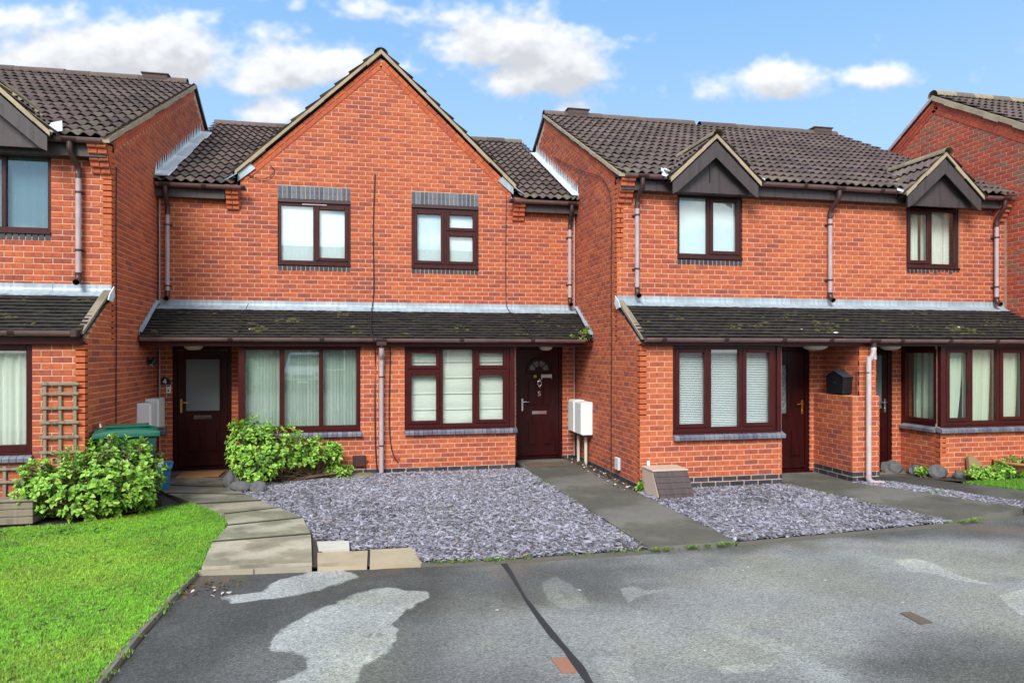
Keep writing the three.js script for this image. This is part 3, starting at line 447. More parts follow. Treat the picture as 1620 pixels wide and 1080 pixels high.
{
  const out = [[-1.5, 5.55], [-0.45, 5.72], [0.5, 5.8], [1.3, 5.87], [2.73, 5.84], [3.71, 5.77], [6.62, 5.52], [7.95, 5.22], [9.2, 4.95], [12, 4.4], [12, 13.4], [-4, 13.4], [-1.5, 8.2], [-1.47, 6.8]];
  const g = poly(out, -0.04), p = g.attributes.position, uv = g.attributes.uv; for (let i = 0; i < p.count; i++) uv.setXY(i, (p.getX(i) - AX0) / AW, (p.getZ(i) - AZ0) / AH);
  const bump = speck.clone(); bump.repeat.set(AW * 1.6, AH * 1.6); bump.needsUpdate = true;
  struct('driveway', g, std('asphalt', [1, 1, 1], { map: asphaltMap, bumpMap: bump, bumpScale: 0.012, roughness: 0.82 }));
  const far = [[[-30, 13.4], [30, 13.4], [30, 40], [-30, 40]], [[12, 4.4], [30, 4.4], [30, 13.4], [12, 13.4]]];
  struct('road', far.map((q) => poly(q, -0.041)), std('road_asphalt', [0.1, 0.1, 0.1], { map: speck, roughness: 0.85 }));
  // the sealed joint and the patch
  const tar = zoomC([[285, 500], [315, 500], [345, 545], [368, 590], [392, 635], [412, 668], [440, 700], [480, 752], [540, 825], [600, 898], [645, 950], [690, 1000], [735, 1080], [790, 1170], [755, 1170], [700, 1080], [640, 1000], [590, 922], [520, 850], [470, 782], [430, 722], [400, 676], [378, 636], [352, 596], [328, 556]]);
  struct('tar_joint', block(tar, -0.044, -0.035), std('tar', [0.028, 0.03, 0.034], { map: speck, roughness: 0.7 }), 'dark sealed joint running across the asphalt from the slate bed');
}
const PATH = M.conc;
// path of slabs to the left door
{
  const L = [[-1.4, 5.6], [-1.48, 4.74], [-1.45, 4.05], [-1.6, 3.47], [-2.05, 2.8], [-2.6, 2.0], [-2.95, 1.3], [-3.1, 0.6], [-3.22, 0.02]], R = [[-0.45, 5.69], [-0.535, 4.62], [-0.68, 3.85], [-1.01, 3.25], [-1.28, 2.75], [-1.55, 2.3], [-1.76, 1.75], [-1.86, 0.95], [-1.9, 0.02]];
  const p = struct('path', block([...L, ...R.slice().reverse()], -0.074, -0.055), std('path_bed', [0.03, 0.03, 0.022], { map: speck }), 'curved concrete slab path to the left front door');
  const r = rng(5), jointM = std('joint_soil', [0.05, 0.047, 0.03], { map: speck, roughness: 1 });
  for (let i = 0; i < L.length - 1; i++) {
    const g = 0.013, mixp = (a, b, t) => [mix(a[0], b[0], t), mix(a[1], b[1], t)], a = mixp(L[i], L[i + 1], g / 0.6), b = mixp(R[i], R[i + 1], g / 0.6), c = mixp(R[i + 1], R[i], g / 0.6), d = mixp(L[i + 1], L[i], g / 0.6), y = 0.022 + (r() - 0.5) * 0.012;
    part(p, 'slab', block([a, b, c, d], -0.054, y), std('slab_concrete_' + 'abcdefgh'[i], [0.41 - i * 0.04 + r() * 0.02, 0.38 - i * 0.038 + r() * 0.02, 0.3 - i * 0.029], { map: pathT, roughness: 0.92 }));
  }
  for (let i = 1; i < L.length - 1; i++) part(p, 'joint', block([[L[i][0], L[i][1] - 0.02], [R[i][0], R[i][1] - 0.014], [R[i][0], R[i][1] + 0.014], [L[i][0], L[i][1] + 0.02]], -0.053, 0.031), jointM);
  part(p, 'riser', [block([[-1.42, 5.61], [-0.95, 5.665], [-0.95, 5.7], [-1.42, 5.64]], -0.06, 0.004), block([[-0.94, 5.666], [-0.45, 5.705], [-0.45, 5.74], [-0.94, 5.7]], -0.06, 0.006)], std('pale_edging', [0.36, 0.32, 0.25], { map: concT }));
}
const pathMid = struct('path_concrete', block([[2.62, 0.02], [3.56, 0.02], [3.62, 1.5], [3.67, 3.0], [3.71, 5.74], [2.75, 5.8], [2.68, 3.2]], -0.074, 0.012), std('damp_concrete', [0.165, 0.162, 0.143], { map: pathT, roughness: 0.75 }), 'long damp concrete path to the door numbered 5');
pathMid.geometry.attributes.uv.array.forEach((v, i, a) => { a[i] = v * 0.45; });
struct('path_right', block([[6.05, 2.22], [7.1, 2.22], [7.1, 3.1], [7.3, 3.6], [7.95, 5.12], [6.6, 5.5], [6.05, 3.03]], -0.074, 0.012), pathMid.material, 'wide concrete path to the door beside the brick pier').geometry.attributes.uv.array.forEach((v, i, a) => { a[i] = v * 0.5; });
struct('path_far', block([[7.6, 2.22], [8.7, 2.22], [8.7, 2.75], [8.3, 3.0], [8.55, 3.6], [9.4, 4.85], [8.4, 5.05], [7.72, 3.2]], -0.074, 0.014), std('dark_concrete', [0.1, 0.1, 0.096], { map: pathT, roughness: 0.7 }), 'dark path to the far right door').geometry.attributes.uv.array.forEach((v, i, a) => { a[i] = v * 0.5; });
// kerb strips of the slate beds and the lawn
struct('kerb', [block([[0.52, 5.79], [1.3, 5.86], [2.74, 5.825], [2.73, 5.79], [1.3, 5.82], [0.52, 5.75]], -0.07, -0.012), block([[3.72, 5.755], [6.6, 5.525], [6.59, 5.485], [3.72, 5.72]], -0.07, -0.01)], std('old_edging', [0.14, 0.13, 0.11], { map: concT }), 'thin concrete edging along the front of the slate beds');
{ const k = struct('kerb_lawn', block([[-1.42, 5.66], [-1.46, 6.3], [-1.49, 7], [-1.5, 8.2], [-1.545, 8.2], [-1.54, 7], [-1.51, 6.3], [-1.47, 5.66]], -0.07, 0.0), std('kerb_concrete', [0.2, 0.185, 0.16], { map: concT }), 'concrete edging between the lawn and the asphalt'); k.geometry.attributes.uv.array.forEach((v, i, a) => { a[i] = v * 1.5; }); }
struct('earth', [poly([[-0.55, 4.6], [-0.4, 4.75], [-0.38, 5.72], [-0.47, 5.7]], -0.006), poly([[3.56, 0.0], [3.79, 0.0], [3.79, 3.02], [3.67, 3.02], [3.62, 1.5]], 0.006), poly([[-6.8, -0.01], [-3.2, -0.01], [-2.95, 1.3], [-2.2, 2.75], [-2.6, 3.4], [-3.4, 3.65], [-6.8, 3.75]], -0.02), poly([[8.3, 3.05], [8.75, 2.7], [11, 2.7], [11, 3.7], [8.9, 3.5]], 0.0)], std('dark_soil', [0.055, 0.042, 0.032], { map: speck, roughness: 1 }), 'bare dark earth by the walls');

// ---------- houses ----------
const hL = house('terraced_house', 'left brick house set forward, with a trellis by its window and a side wall', [-5, 0, 2.12], 11);
const h4 = house('terraced_house', 'middle house with the half glazed door numbered 4 behind a green bush', [-1.5, 0, 0.4], 12);
const h5 = house('terraced_house', 'middle house with the panelled door numbered 5 and white roman blinds', [2, 0, 0.4], 13);
const h6 = house('terraced_house', 'right house set forward, white slatted blinds and meter boxes on its side wall', [5.5, 0, 2.12], 14);
const h7 = house('terraced_house', 'far right house with a bay window hung with pale green curtains', [9.1, 0, 2.12], 15);
const h8 = house('gabled_house', 'brick house beyond, its tall gable side wall rising above the right roofs', [12.5, 0, 2], 16);

const ROOF = { L: { e: [2.33, 4.68], r: [-2.5, 7.16] }, R: { e: [2.33, 4.6], r: [-2.215, 6.97] }, M: { e: [0.2, 4.64], r: [-4.3, 6.96] } };
const lineY = (R, z) => R.e[1] + (R.e[0] - z) / (R.e[0] - R.r[0]) * (R.r[1] - R.e[1]), lineZ = (R, y) => R.e[0] - (y - R.e[1]) / (R.r[1] - R.e[1]) * (R.e[0] - R.r[0]);
const APEX = [0.303, 7.0], GS = 0.93, gableX = (y) => (APEX[1] - y) / GS;

// front walls of the middle pair
const w4 = frontWall(h4, 0, [[-3.23, -0.06], [0.3, -0.06], [0.3, 6.98], [-1.975, 4.86], [-1.975, 4.66], [-3.23, 4.66]], [[-3.02, -2.116, -0.02, 2.03], [-1.8, -0.1, 0.3, 1.98], [-1.392, -0.205, 3.375, 4.5]]);
const w5 = frontWall(h5, 0, [[0.3, -0.06], [3.78, -0.06], [3.78, 4.66], [2.58, 4.66], [2.58, 4.86], [0.3, 6.98]], [[2.685, 3.541, -0.02, 2.03], [0.7, 2.4, 0.3, 1.98], [0.824, 2.0, 3.375, 4.5]]);
const split = (m) => m < 0.3 ? [h4, w4] : [h5, w5];
const band = 0.105 * Math.sqrt(1 + GS * GS) / GS;
field(h4, w4, V(0, 0, 0), FRONT.u, FRONT.n, 2.7, 6.9, (y) => y < 4.62 ? [[-3.235, 3.785]] : y < 4.85 ? [[-1.985, 2.59]] : [[APEX[0] - gableX(y + 0.03) + band, APEX[0] + gableX(y + 0.03) - band]], [[-1.392, -0.205, 3.3, 4.725], [0.824, 2.0, 3.3, 4.725]], { assign: split, off: 0.04 });
raking(h4, w4, V(0, 0, 0), V(1, 0, 0), V(0, 0, 1), [-1.99, APEX[1] - gableX(0) * 0 - GS * 2.293], [APEX[0], APEX[1]], 'brick');
raking(h5, w5, V(0, 0, 0), V(1, 0, 0), V(0, 0, 1), [APEX[0] + 2.293, APEX[1] - GS * 2.293], [APEX[0], APEX[1]], 'brick');
for (const [h, w, a, b] of [[h4, w4, -3.235, -1.88], [h5, w5, 2.48, 3.785]]) field(h, w, V(0, 0, 0), FRONT.u, FRONT.n, 0, 2.03, () => [[a, b]], [[-3.02, -2.116, -1, 3], [2.685, 3.541, -1, 3]], { plinth: 1, off: 0.04 });
// ground floor fronts of the middle pair
const w4b = frontWall(h4, 0.87, [[-1.87, -0.06], [0.3, -0.06], [0.3, 2.05], [-1.87, 2.05]], [[-1.86, -0.04, 0.62, 2.03]]), w5b = frontWall(h5, 0.87, [[0.3, -0.06], [2.475, -0.06], [2.475, 2.05], [0.3, 2.05]], [[0.655, 2.465, 0.62, 2.03]]);
field(h4, w4b, V(0, 0, 0.87), FRONT.u, FRONT.n, 0, 2.03, () => [[-1.87, 2.475]], [[-1.9, -0.04, 0.6, 3], [0.655, 2.5, 0.6, 3]], { plinth: 1, assign: (m) => m < 0.3 ? [h4, w4b] : [h5, w5b], quoinB: true });
part(h4.g, 'wall', cbox(-1.87, -1.77, -0.05, 0.62, 0.0, 0.76), M.mortar); part(h5.g, 'wall', cbox(2.37, 2.469, -0.05, 0.62, 0.0, 0.76), M.mortar);
// upper windows
windowUnit(h4, -1.392, -0.205, 3.415, 4.44, 0, [{ w: 0.5 }, { w: 0.5, open: true }], M.upvcLit);
windowUnit(h5, 0.824, 2.0, 3.415, 4.44, 0, [{ w: 0.5, open: true }, { w: 0.5, split: 0.62, open: true }], M.upvcLit);
part(h4.g, 'lintel', cbox(-1.392, -0.205, 4.442, 4.5, -0.09, 0.0), M.gutterDark); part(h5.g, 'lintel', cbox(0.824, 2.0, 4.442, 4.5, -0.09, 0.0), M.gutterDark);
part(h4.g, 'trickle_vent', cbox(-1.0, -0.6, 4.405, 4.425, -0.03, -0.008), M.pipe);
for (const [h, w, a, b] of [[h4, w4, -1.392, -0.205], [h5, w5, 0.824, 2.0]]) { solders(h, w, a, b, 4.495, 0, 'grey', 'lintel_brick'); solders(h, w, a, b, 3.295, -0.0, 'blue', 'sill_brick', 0.075); }
part(h4.g, 'sky_tint_blind', cloth(-1.35, -0.25, 3.45, 4.42, -0.09, { amp: 0.002, f: 14, seed: 3 }), M.sky_tint_blind); part(h5.g, 'sky_tint_blind', cloth(0.86, 1.96, 3.45, 4.42, -0.09, { amp: 0.002, f: 14, seed: 4 }), M.sky_tint_blind);
for (const [h, a, b, z, y0, y1] of [[h4, -1.6, 0.1, -0.9, 3.1, 4.6], [h5, 0.6, 2.3, -0.9, 3.1, 4.6]]) part(h.g, 'room_wall', cbox(a, b, y0, y1, z - 0.05, z), M.inner);
// ground floor windows
{
  const w = windowUnit(h4, -1.86, -0.04, 0.7, 2.03, 0.87, [{ w: 0.34 }, { w: 0.36 }, { w: 0.33 }], M.upvc, { frame: 0.065 });
  part(w, 'frame_post', cbox(-1.87, -1.775, 0.672, 2.03, 0.79, 0.875), M.upvc);
  part(w, 'curtain', cloth(-1.8, -0.1, 0.75, 2.0, 0.72, { amp: 0.006, f: 34, n: 220, seed: 7 }), std('voile', [0.5, 0.6, 0.54], { map: voileT, roughness: 0.9 }));
  sillBricks(h4, w, -1.87, -0.02, 0.665, 0.87);
  const v = windowUnit(h5, 0.655, 2.38, 0.7, 2.03, 0.87, [{ w: 0.3, split: 0.72, open: true }, { w: 0.31 }, { w: 0.3, split: 0.72, open: true }], M.upvc, { frame: 0.06 });
  part(v, 'frame_post', [cbox(2.38, 2.47, 0.672, 2.03, 0.79, 0.872), cbox(2.44, 2.472, 0.672, 2.03, 0.05, 0.79)], M.upvc);
  for (const [a, b, s] of [[0.71, 1.22, 1], [1.26, 1.8, 2], [1.84, 2.36, 3]]) { const r = rng(s), gs = []; for (let i = 0; i < 5; i++) { const y0 = 0.73 + i * 0.26, y1 = Math.min(2.02, y0 + 0.252); const g = new THREE.PlaneGeometry(b - a, y1 - y0, 6, 6), p = g.attributes.position; for (let q = 0; q < p.count; q++) { const t = (p.getY(q) + (y1 - y0) / 2) / (y1 - y0); p.setZ(q, 0.018 * Math.sin(t * Math.PI) * (1 - t * 0.5) + (vn(p.getX(q) * 6 + s * 5, i * 3 + t * 2, 3) - 0.5) * 0.012); } g.computeVertexNormals(); g.translate((a + b) / 2, (y0 + y1) / 2, 0.73); gs.push(triUV(flat(g))); gs.push(cbox(a, b, y0 - 0.004, y0 + 0.004, 0.725, 0.752, 0.002)); } part(v, 'roman_blind', gs, M.cloth); }
  sillBricks(h5, v, 0.655, 2.5, 0.665, 0.87);
}

// ---------- doors ----------
function doorFrame(h, x0, x1, y1, z) { return part(h.g, 'door_frame', [cbox(x0, x0 + 0.065, 0.03, y1, z - 0.09, z - 0.02), cbox(x1 - 0.065, x1, 0.03, y1, z - 0.09, z - 0.02), cbox(x0 + 0.065, x1 - 0.065, y1 - 0.065, y1, z - 0.09, z - 0.021), cbox(x0 - 0.02, x1 + 0.02, -0.03, 0.035, z - 0.09, z + 0.06), cbox(x0 + 0.03, x1 - 0.03, 0.036, 0.06, z - 0.09, z + 0.01), cbox(x0, x1, y1, y1 + 0.12, z - 0.09, z - 0.03)], M.door); }
const panel = (d, a, b, c, e, z) => part(d, 'door_panel', [cbox(a, b, c, e, z - 0.01, z + 0.006, 0.006), cbox(a + 0.03, b - 0.03, c + 0.035, e - 0.035, z, z + 0.026, 0.018)], M.door);
function handle(d, x, y, z, mat, dir) { return part(d, 'handle', [cbox(x - 0.017, x + 0.017, y - 0.125, y + 0.1, z, z + 0.01, 0.006), rod([x, y + 0.04, z], [x, y + 0.04, z + 0.05], 0.009), tube([[x, y + 0.04, z + 0.048], [x + dir * 0.05, y + 0.042, z + 0.052], [x + dir * 0.12, y + 0.036, z + 0.05]], 0.0095, 8, 10), rod([x, y - 0.06, z], [x, y - 0.06, z + 0.016], 0.009)], mat); }
const letterPlate = (d, x, y, z, mat = M.chrome) => part(d, 'letter_plate', [cbox(x - 0.135, x + 0.135, y - 0.03, y + 0.03, z, z + 0.008, 0.004), cbox(x - 0.115, x + 0.115, y - 0.016, y + 0.018, z + 0.008, z + 0.016, 0.004)], mat);
{ // half glazed door 4
  const z = -0.04, x0 = -2.95, x1 = -2.185; doorFrame(h4, -3.02, -2.116, 2.03, 0.0);
  const d = part(h4.g, 'door', [cbox(x0, x0 + 0.12, 0.06, 1.96, z - 0.045, z), cbox(x1 - 0.12, x1, 0.06, 1.96, z - 0.045, z), cbox(x0 + 0.12, x1 - 0.12, 1.83, 1.96, z - 0.045, z - 0.001), cbox(x0 + 0.12, x1 - 0.12, 0.06, 0.96, z - 0.045, z - 0.001), cbox(x0 - 0.0, x1, 0.07, 0.12, z - 0.01, z + 0.03, 0.012)], M.door);
  part(d, 'door_bead', [cbox(x0 + 0.1, x1 - 0.1, 0.95, 0.975, z, z + 0.012), cbox(x0 + 0.1, x1 - 0.1, 1.815, 1.84, z, z + 0.012), cbox(x0 + 0.1, x0 + 0.125, 0.975, 1.815, z, z + 0.012), cbox(x1 - 0.125, x1 - 0.1, 0.975, 1.815, z, z + 0.012)], M.door);
  part(d, 'pane', cbox(x0 + 0.12, x1 - 0.12, 0.96, 1.83, z - 0.026, z - 0.02, 0.001), M.frost, 'obscured glass pane');
  panel(d, x0 + 0.14, x0 + 0.36, 0.28, 0.72, z); panel(d, x1 - 0.36, x1 - 0.14, 0.28, 0.72, z);
  handle(d, x0 + 0.055, 1.07, z, M.brass, 1); letterPlate(d, (x0 + x1) / 2 + 0.0, 0.87, z);
}
{ // panelled door 5 with fanlight, knocker and number
  const z = -0.04, x0 = 2.755, x1 = 3.475, xc = (x0 + x1) / 2; doorFrame(h5, 2.685, 3.541, 2.03, 0.0);
  const s = new THREE.Shape([[x0, 0.06], [x1, 0.06], [x1, 1.96], [x0, 1.96]].map((p) => new THREE.Vector2(...p)));
  const lights = []; for (let i = 0; i < 4; i++) { const a0 = Math.PI * (0.04 + i * 0.24), a1 = a0 + Math.PI * 0.2, o = []; for (let k = 0; k <= 6; k++) { const a = mix(a0, a1, k / 6); o.push([xc + Math.cos(a) * 0.185, 1.59 + Math.sin(a) * 0.185]); } for (let k = 6; k >= 0; k--) { const a = mix(a0, a1, k / 6); o.push([xc + Math.cos(a) * 0.085, 1.59 + Math.sin(a) * 0.085]); } lights.push(o); s.holes.push(new THREE.Path(o.map((p) => new THREE.Vector2(...p)))); }
  const g = new THREE.ExtrudeGeometry(s, { depth: 0.045, bevelEnabled: false }); g.translate(0, 0, z - 0.045); g.computeVertexNormals();
  const d = part(h5.g, 'door', [triUV(g), cbox(x0, x1, 0.07, 0.12, z - 0.01, z + 0.03, 0.012)], M.door);
  for (const o of lights) part(d, 'pane', prism(o.map((p) => V(p[0], p[1], z - 0.02)), V(0, 0, 0.004)), M.frost, 'small fanlight pane');
  part(d, 'door_bead', [tube([[xc - 0.24, 1.555, z], [xc - 0.235, 1.62, z + 0.004], [xc - 0.165, 1.77, z + 0.004], [xc, 1.825, z + 0.004], [xc + 0.165, 1.77, z + 0.004], [xc + 0.235, 1.62, z + 0.004], [xc + 0.24, 1.555, z]], 0.012, 8, 40), rod([xc - 0.245, 1.555, z + 0.004], [xc + 0.245, 1.555, z + 0.004], 0.012)], M.door);
  for (const a of [x0 + 0.13, xc + 0.05]) { panel(d, a, a + 0.18, 0.95, 1.47, z); panel(d, a, a + 0.18, 0.24, 0.72, z); }
  handle(d, x0 + 0.045, 1.0, z, M.chrome, 1); letterPlate(d, xc, 0.845, z);
  part(d, 'door_knocker', [(() => { const t = new THREE.TorusGeometry(0.035, 0.011, 8, 20); t.scale(1, 1.35, 1); t.translate(xc, 1.37, z + 0.02); return triUV(t); })(), (() => { const t = new THREE.SphereGeometry(0.022, 12, 8); t.translate(xc, 1.44, z + 0.014); return triUV(t); })(), (() => { const t = new THREE.SphereGeometry(0.016, 10, 8); t.translate(xc, 1.3, z + 0.014); return triUV(t); })()], M.chrome);
  part(d, 'number', digits('5', 0.085, xc, 1.185, z, 0.008), M.chrome, 'chrome number 5');
  part(d, 'notice', cbox(xc + 0.035, xc + 0.235, 1.44, 1.53, z, z + 0.003, 0.001), std('paper', [0.62, 0.6, 0.58]), 'pale notice on the door'); part(d, 'sticker', cbox(xc - 0.105, xc - 0.05, 1.44, 1.52, z, z + 0.002, 0.0005), std('yellow_sticker', [0.55, 0.45, 0.06]), 'small yellow sticker on the door');
}
function lampSoffit(h, x, y, z, r) { return part(h.g, 'porch_lamp', [lathe([[0.001, -0.07], [r * 0.6, -0.062], [r * 0.92, -0.035], [r, -0.005], [r, 0], [0.001, 0]], x, y, z)], M.lamp); }

// ---------- lean-to roofs, gutters, main roofs ----------
function leanTo(h, x0, x1, zw, yTop, zEave, yEave) {
  const r = part(h.g, 'porch_roof', prism([V(x0, yTop - 0.03, zw + 0.0), V(x0, yEave - 0.03, zEave - 0.02), V(x0, yEave - 0.06, zEave - 0.02), V(x0, yTop - 0.08, zw)], V(x1 - x0, 0, 0)), M.underlay);
  tilePlane(h, r, x0, x1, [zEave, yEave - 0.005], [zw + 0.06, yTop - 0.06], 'plain_tile');
  part(h.g, 'soffit', cbox(x0 + 0.002, x1 - 0.002, 2.032, 2.044, zw + 0.004, zEave - 0.03), M.board); part(h.g, 'fascia', cbox(x0 + 0.002, x1 - 0.002, 2.02, 2.125, zEave - 0.035, zEave - 0.013), M.upvc);
  leadStrip(h, x0, x1, yTop, zw); return r;
}
leanTo(h4, -3.23, 0.3, 0, 2.68, 1.0, 2.15); leanTo(h5, 0.3, 3.78, 0, 2.68, 1.0, 2.15);
leanTo(h6, 3.79, 7.35, 2.12, 2.69, 3.1, 2.14); leanTo(h7, 7.35, 10.88, 2.12, 2.69, 3.1, 2.14); leanTo(hL, -6.8, -3.24, 2.12, 2.71, 3.1, 2.17);
gutterRun(h4, -3.2, 0.3, 2.145, 1.05, { joints: [-1.95, -0.62], outlets: [0.283] }); gutterRun(h5, 0.302, 3.62, 2.14, 1.05, { joints: [1.55, 2.72] });
gutterRun(h6, 3.82, 7.35, 2.125, 3.16, { joints: [4.08, 5.02, 5.93, 6.7] }); gutterRun(h7, 7.352, 10.86, 2.12, 3.16, { joints: [7.9, 8.75, 9.6], outlets: [7.44] }); gutterRun(hL, -6.8, -3.3, 2.17, 3.16, { joints: [-3.95, -5.6] });
part(hL.g, 'gutter_end', cbox(-3.33, -3.26, 2.1, 2.185, 3.09, 3.225, 0.01), M.gutterDark);
// stepped lead where the lean-to roofs of the middle pair meet the side walls
steppedLead(hL, -3.24, 1, [1.0, 2.18], [0.12, 2.68], 7, 0.05, false); steppedLead(h6, 3.79, -1, [1.0, 2.18], [0.12, 2.68], 7, 0.05, false);
steppedLead(hL, -3.24, 1, [0.2, 4.69], [-3.05, lineY(ROOF.M, -3.05) + 0.05], 24, 0.2, true); steppedLead(h6, 3.79, -1, [0.2, 4.69], [-2.95, lineY(ROOF.M, -2.95) + 0.05], 24, 0.13, true);

function mainRoof(h, x0, x1, R, back, skip, eaveX = [[x0, x1]]) {
  const th = 0.05, roof = part(h.g, 'roof', [prism([V(x0, lineY(R, R.e[0] - 0.4) - 0.02, R.e[0] - 0.4), V(x0, R.r[1] - 0.02, R.r[0]), V(x0, R.r[1] - 0.02 - th, R.r[0]), V(x0, lineY(R, R.e[0] - 0.4) - 0.02 - th, R.e[0] - 0.4)], V(x1 - x0, 0, 0)), ...eaveX.map(([a, b]) => prism([V(a, R.e[1] - 0.02, R.e[0] - 0.06), V(a, lineY(R, R.e[0] - 0.4) - 0.02, R.e[0] - 0.4), V(a, lineY(R, R.e[0] - 0.4) - 0.02 - th, R.e[0] - 0.4), V(a, R.e[1] - 0.02 - th, R.e[0] - 0.06)], V(b - a, 0, 0))), prism([V(x0, R.r[1] - 0.02, R.r[0] - 0.002), V(x0, back[1], back[0]), V(x0, back[1] - th, back[0]), V(x0, R.r[1] - 0.02 - th, R.r[0] - 0.002)], V(x1 - x0, 0, 0))], M.underlay);
  tilePlane(h, roof, x0, x1, R.e, R.r, 'roof_tile', skip); return roof;
}
const inGable = (x, s, p) => p.y < APEX[1] - 0.1 - GS * Math.abs(x - APEX[0]) - 0.12;
const roof4 = mainRoof(h4, -3.23, 0.3, ROOF.M, [-8.8, 4.65], inGable, [[-3.23, -2.02]]), roof5 = mainRoof(h5, 0.3, 3.78, ROOF.M, [-8.8, 4.65], inGable, [[2.62, 3.78]]);
const inGablet = (xc) => (x, s, p) => { const t = (5.1 - p.y) / 0.9; return t > 0 && Math.abs(x - xc) < Math.min(0.62, t * 0.9 + 0.0) && p.z > 1.1; };
const GX6 = 5.26, GX7 = 9.36, GXL = -4.57;
const roof6 = mainRoof(h6, 3.76, 7.35, ROOF.R, [-6.8, 4.6], inGablet(GX6)), roof7 = mainRoof(h7, 7.35, 10.88, ROOF.R, [-6.8, 4.6], inGablet(GX7)), roofL = mainRoof(hL, -6.8, -3.21, ROOF.L, [-7.3, 4.7], inGablet(GXL));
ridgeTiles(h4, roof4, -3.2, 0.3, -4.3, 6.95, MP.lichen.slice(2).concat(MP.tile)); ridgeTiles(h5, roof5, 0.3, 3.75, -4.3, 6.95, MP.lichen.slice(2).concat(MP.tile));
ridgeTiles(h6, roof6, 3.76, 7.35, -2.215, 6.96); ridgeTiles(h7, roof7, 7.35, 10.85, -2.215, 6.96); ridgeTiles(hL, roofL, -6.8, -3.22, -2.5, 7.15);
for (const [h, roof, x, y, z] of [[hL, roofL, -3.92, 7.2, -2.5], [h6, roof6, 4.5, 7.02, -2.2], [h7, roof7, 10.4, 7.02, -2.2]]) part(roof, 'ridge_vent', [cbox(x - 0.23, x + 0.23, y - 0.1, y + 0.1, z - 0.12, z + 0.12, 0.02), cbox(x - 0.25, x + 0.25, y + 0.085, y + 0.11, z - 0.14, z + 0.14, 0.01), cbox(x - 0.2, x + 0.2, y + 0.0, y + 0.05, z + 0.115, z + 0.124, 0.002)], MP.tile[2]);
// gable roofs across the front: slopes of tiles with bedded verges
function crossRoof(h, roof, xc, yA, gs, half, zF, zB, cols, sides, lich) {
  const ang = Math.atan(gs), L = half / Math.cos(ang);
  for (const s of sides) {
    const up = V(-s * Math.cos(ang), Math.sin(ang), 0), n = V(s * Math.sin(ang), Math.cos(ang), 0), u = up.clone().cross(n); u.copy(V(0, 0, s < 0 ? 1 : -1));
    const e = V(xc + s * half, yA - gs * half, 0), rows = Math.round(L / 0.33), gauge = L / rows;
    const sheet = [V(e.x, e.y, zF - 0.02), V(xc, yA, zF - 0.02), V(xc, yA - 0.04, zF - 0.02), V(e.x, e.y - 0.04, zF - 0.02)]; part(roof, 'roof_slope', prism(sheet, V(0, 0, zB - zF)), M.underlay);
    for (let r0 = 0; r0 < rows; r0++) for (let c = 0; c < cols; c++) {
      const p = e.clone().addScaledVector(up, r0 * gauge - 0.03); p.z = s < 0 ? zF - (c + 1) * 0.3 : zF - c * 0.3;
      const l = lich && h.r() < lich; putTile(h, roof, 'roof_tile', TG[Math.floor(h.r() * 2)], l ? MP.lichen[Math.floor(h.r() * 4)] : MP.tile[Math.floor(h.r() * 6)], p.addScaledVector(n, 0.004), u, up, n, 1, (h.r() - 0.5) * 0.015, r0 === rows - 1 ? gauge / 0.4 : 1);
    }
    const gsv = [], m = Math.ceil(L / 0.33); for (let i = 0; i < m; i++) { const a = e.clone().addScaledVector(up, i * L / m), b = e.clone().addScaledVector(up, (i + 1) * L / m), t = 0.033 * (0.7 + h.r() * 0.6); gsv.push(prism([V(a.x, a.y - t, zF - 0.09), V(a.x, a.y - t, zF - 0.012 + h.r() * 0.008), V(a.x, a.y + 0.035, zF - 0.008), V(a.x, a.y + 0.035, zF - 0.09)], b.sub(a))); } part(roof, 'verge', gsv, M.cream);
  }
}
crossRoof(h4, roof4, APEX[0], APEX[1] + 0.07, GS, 2.36, 0.075, -4.2, 2, [-1], 0.6); crossRoof(h5, roof5, APEX[0], APEX[1] + 0.07, GS, 2.36, 0.075, -4.2, 2, [1], 0.6);
ridgeTiles(h4, roof4, -1.8, 0.1, 0, APEX[1] + 0.075, MP.lichen, APEX[0]);
for (const s of [-1, 1]) { const h = s < 0 ? h4 : h5, x = APEX[0] + s * 2.3; part(h.g, 'lead_kneeler', [prism([V(x - s * 0.16, 5.06, 0.02), V(x + s * 0.02, 4.89, 0.02), V(x + s * 0.02, 4.74, 0.02), V(x - s * 0.26, 4.97, 0.02)], V(0, 0, 0.012)), prism([V(x + s * 0.02, 4.9, -0.05), V(x + s * 0.2, 4.72, 0.0), V(x + s * 0.2, 4.72, 0.14), V(x + s * 0.02, 4.84, 0.13)], V(0, 0.015, 0))], M.lead); }
// eaves of the middle pair
for (const [h, a, b, c0, c1] of [[h4, -3.235, -2.2, -2.19, -1.99], [h5, 2.83, 3.785, 2.6, 2.82]]) { part(h.g, 'fascia', [cbox(a, b, 4.42, 4.6, 0.1, 0.122), cbox(a, b, 4.42, 4.434, 0.004, 0.1)], M.board); corbel(h, h === h4 ? w4 : w5, c0, c1, 4.65, 0.0); }
gutterRun(h4, -3.22, -1.88, 4.62, 0.19, { joints: [-2.5, -1.9], outlets: [-3.08] }); gutterRun(h5, 2.5, 3.77, 4.61, 0.19, { joints: [2.56], outlets: [3.66] });
downpipe(h4, -3.08, 4.6, 0.19, -3.08, 0.06, 2.86, { clips: [3.98, 3.0] }); downpipe(h5, 3.66, 4.6, 0.19, 3.66, 0.06, 2.86, { clips: [4.0, 3.15] });

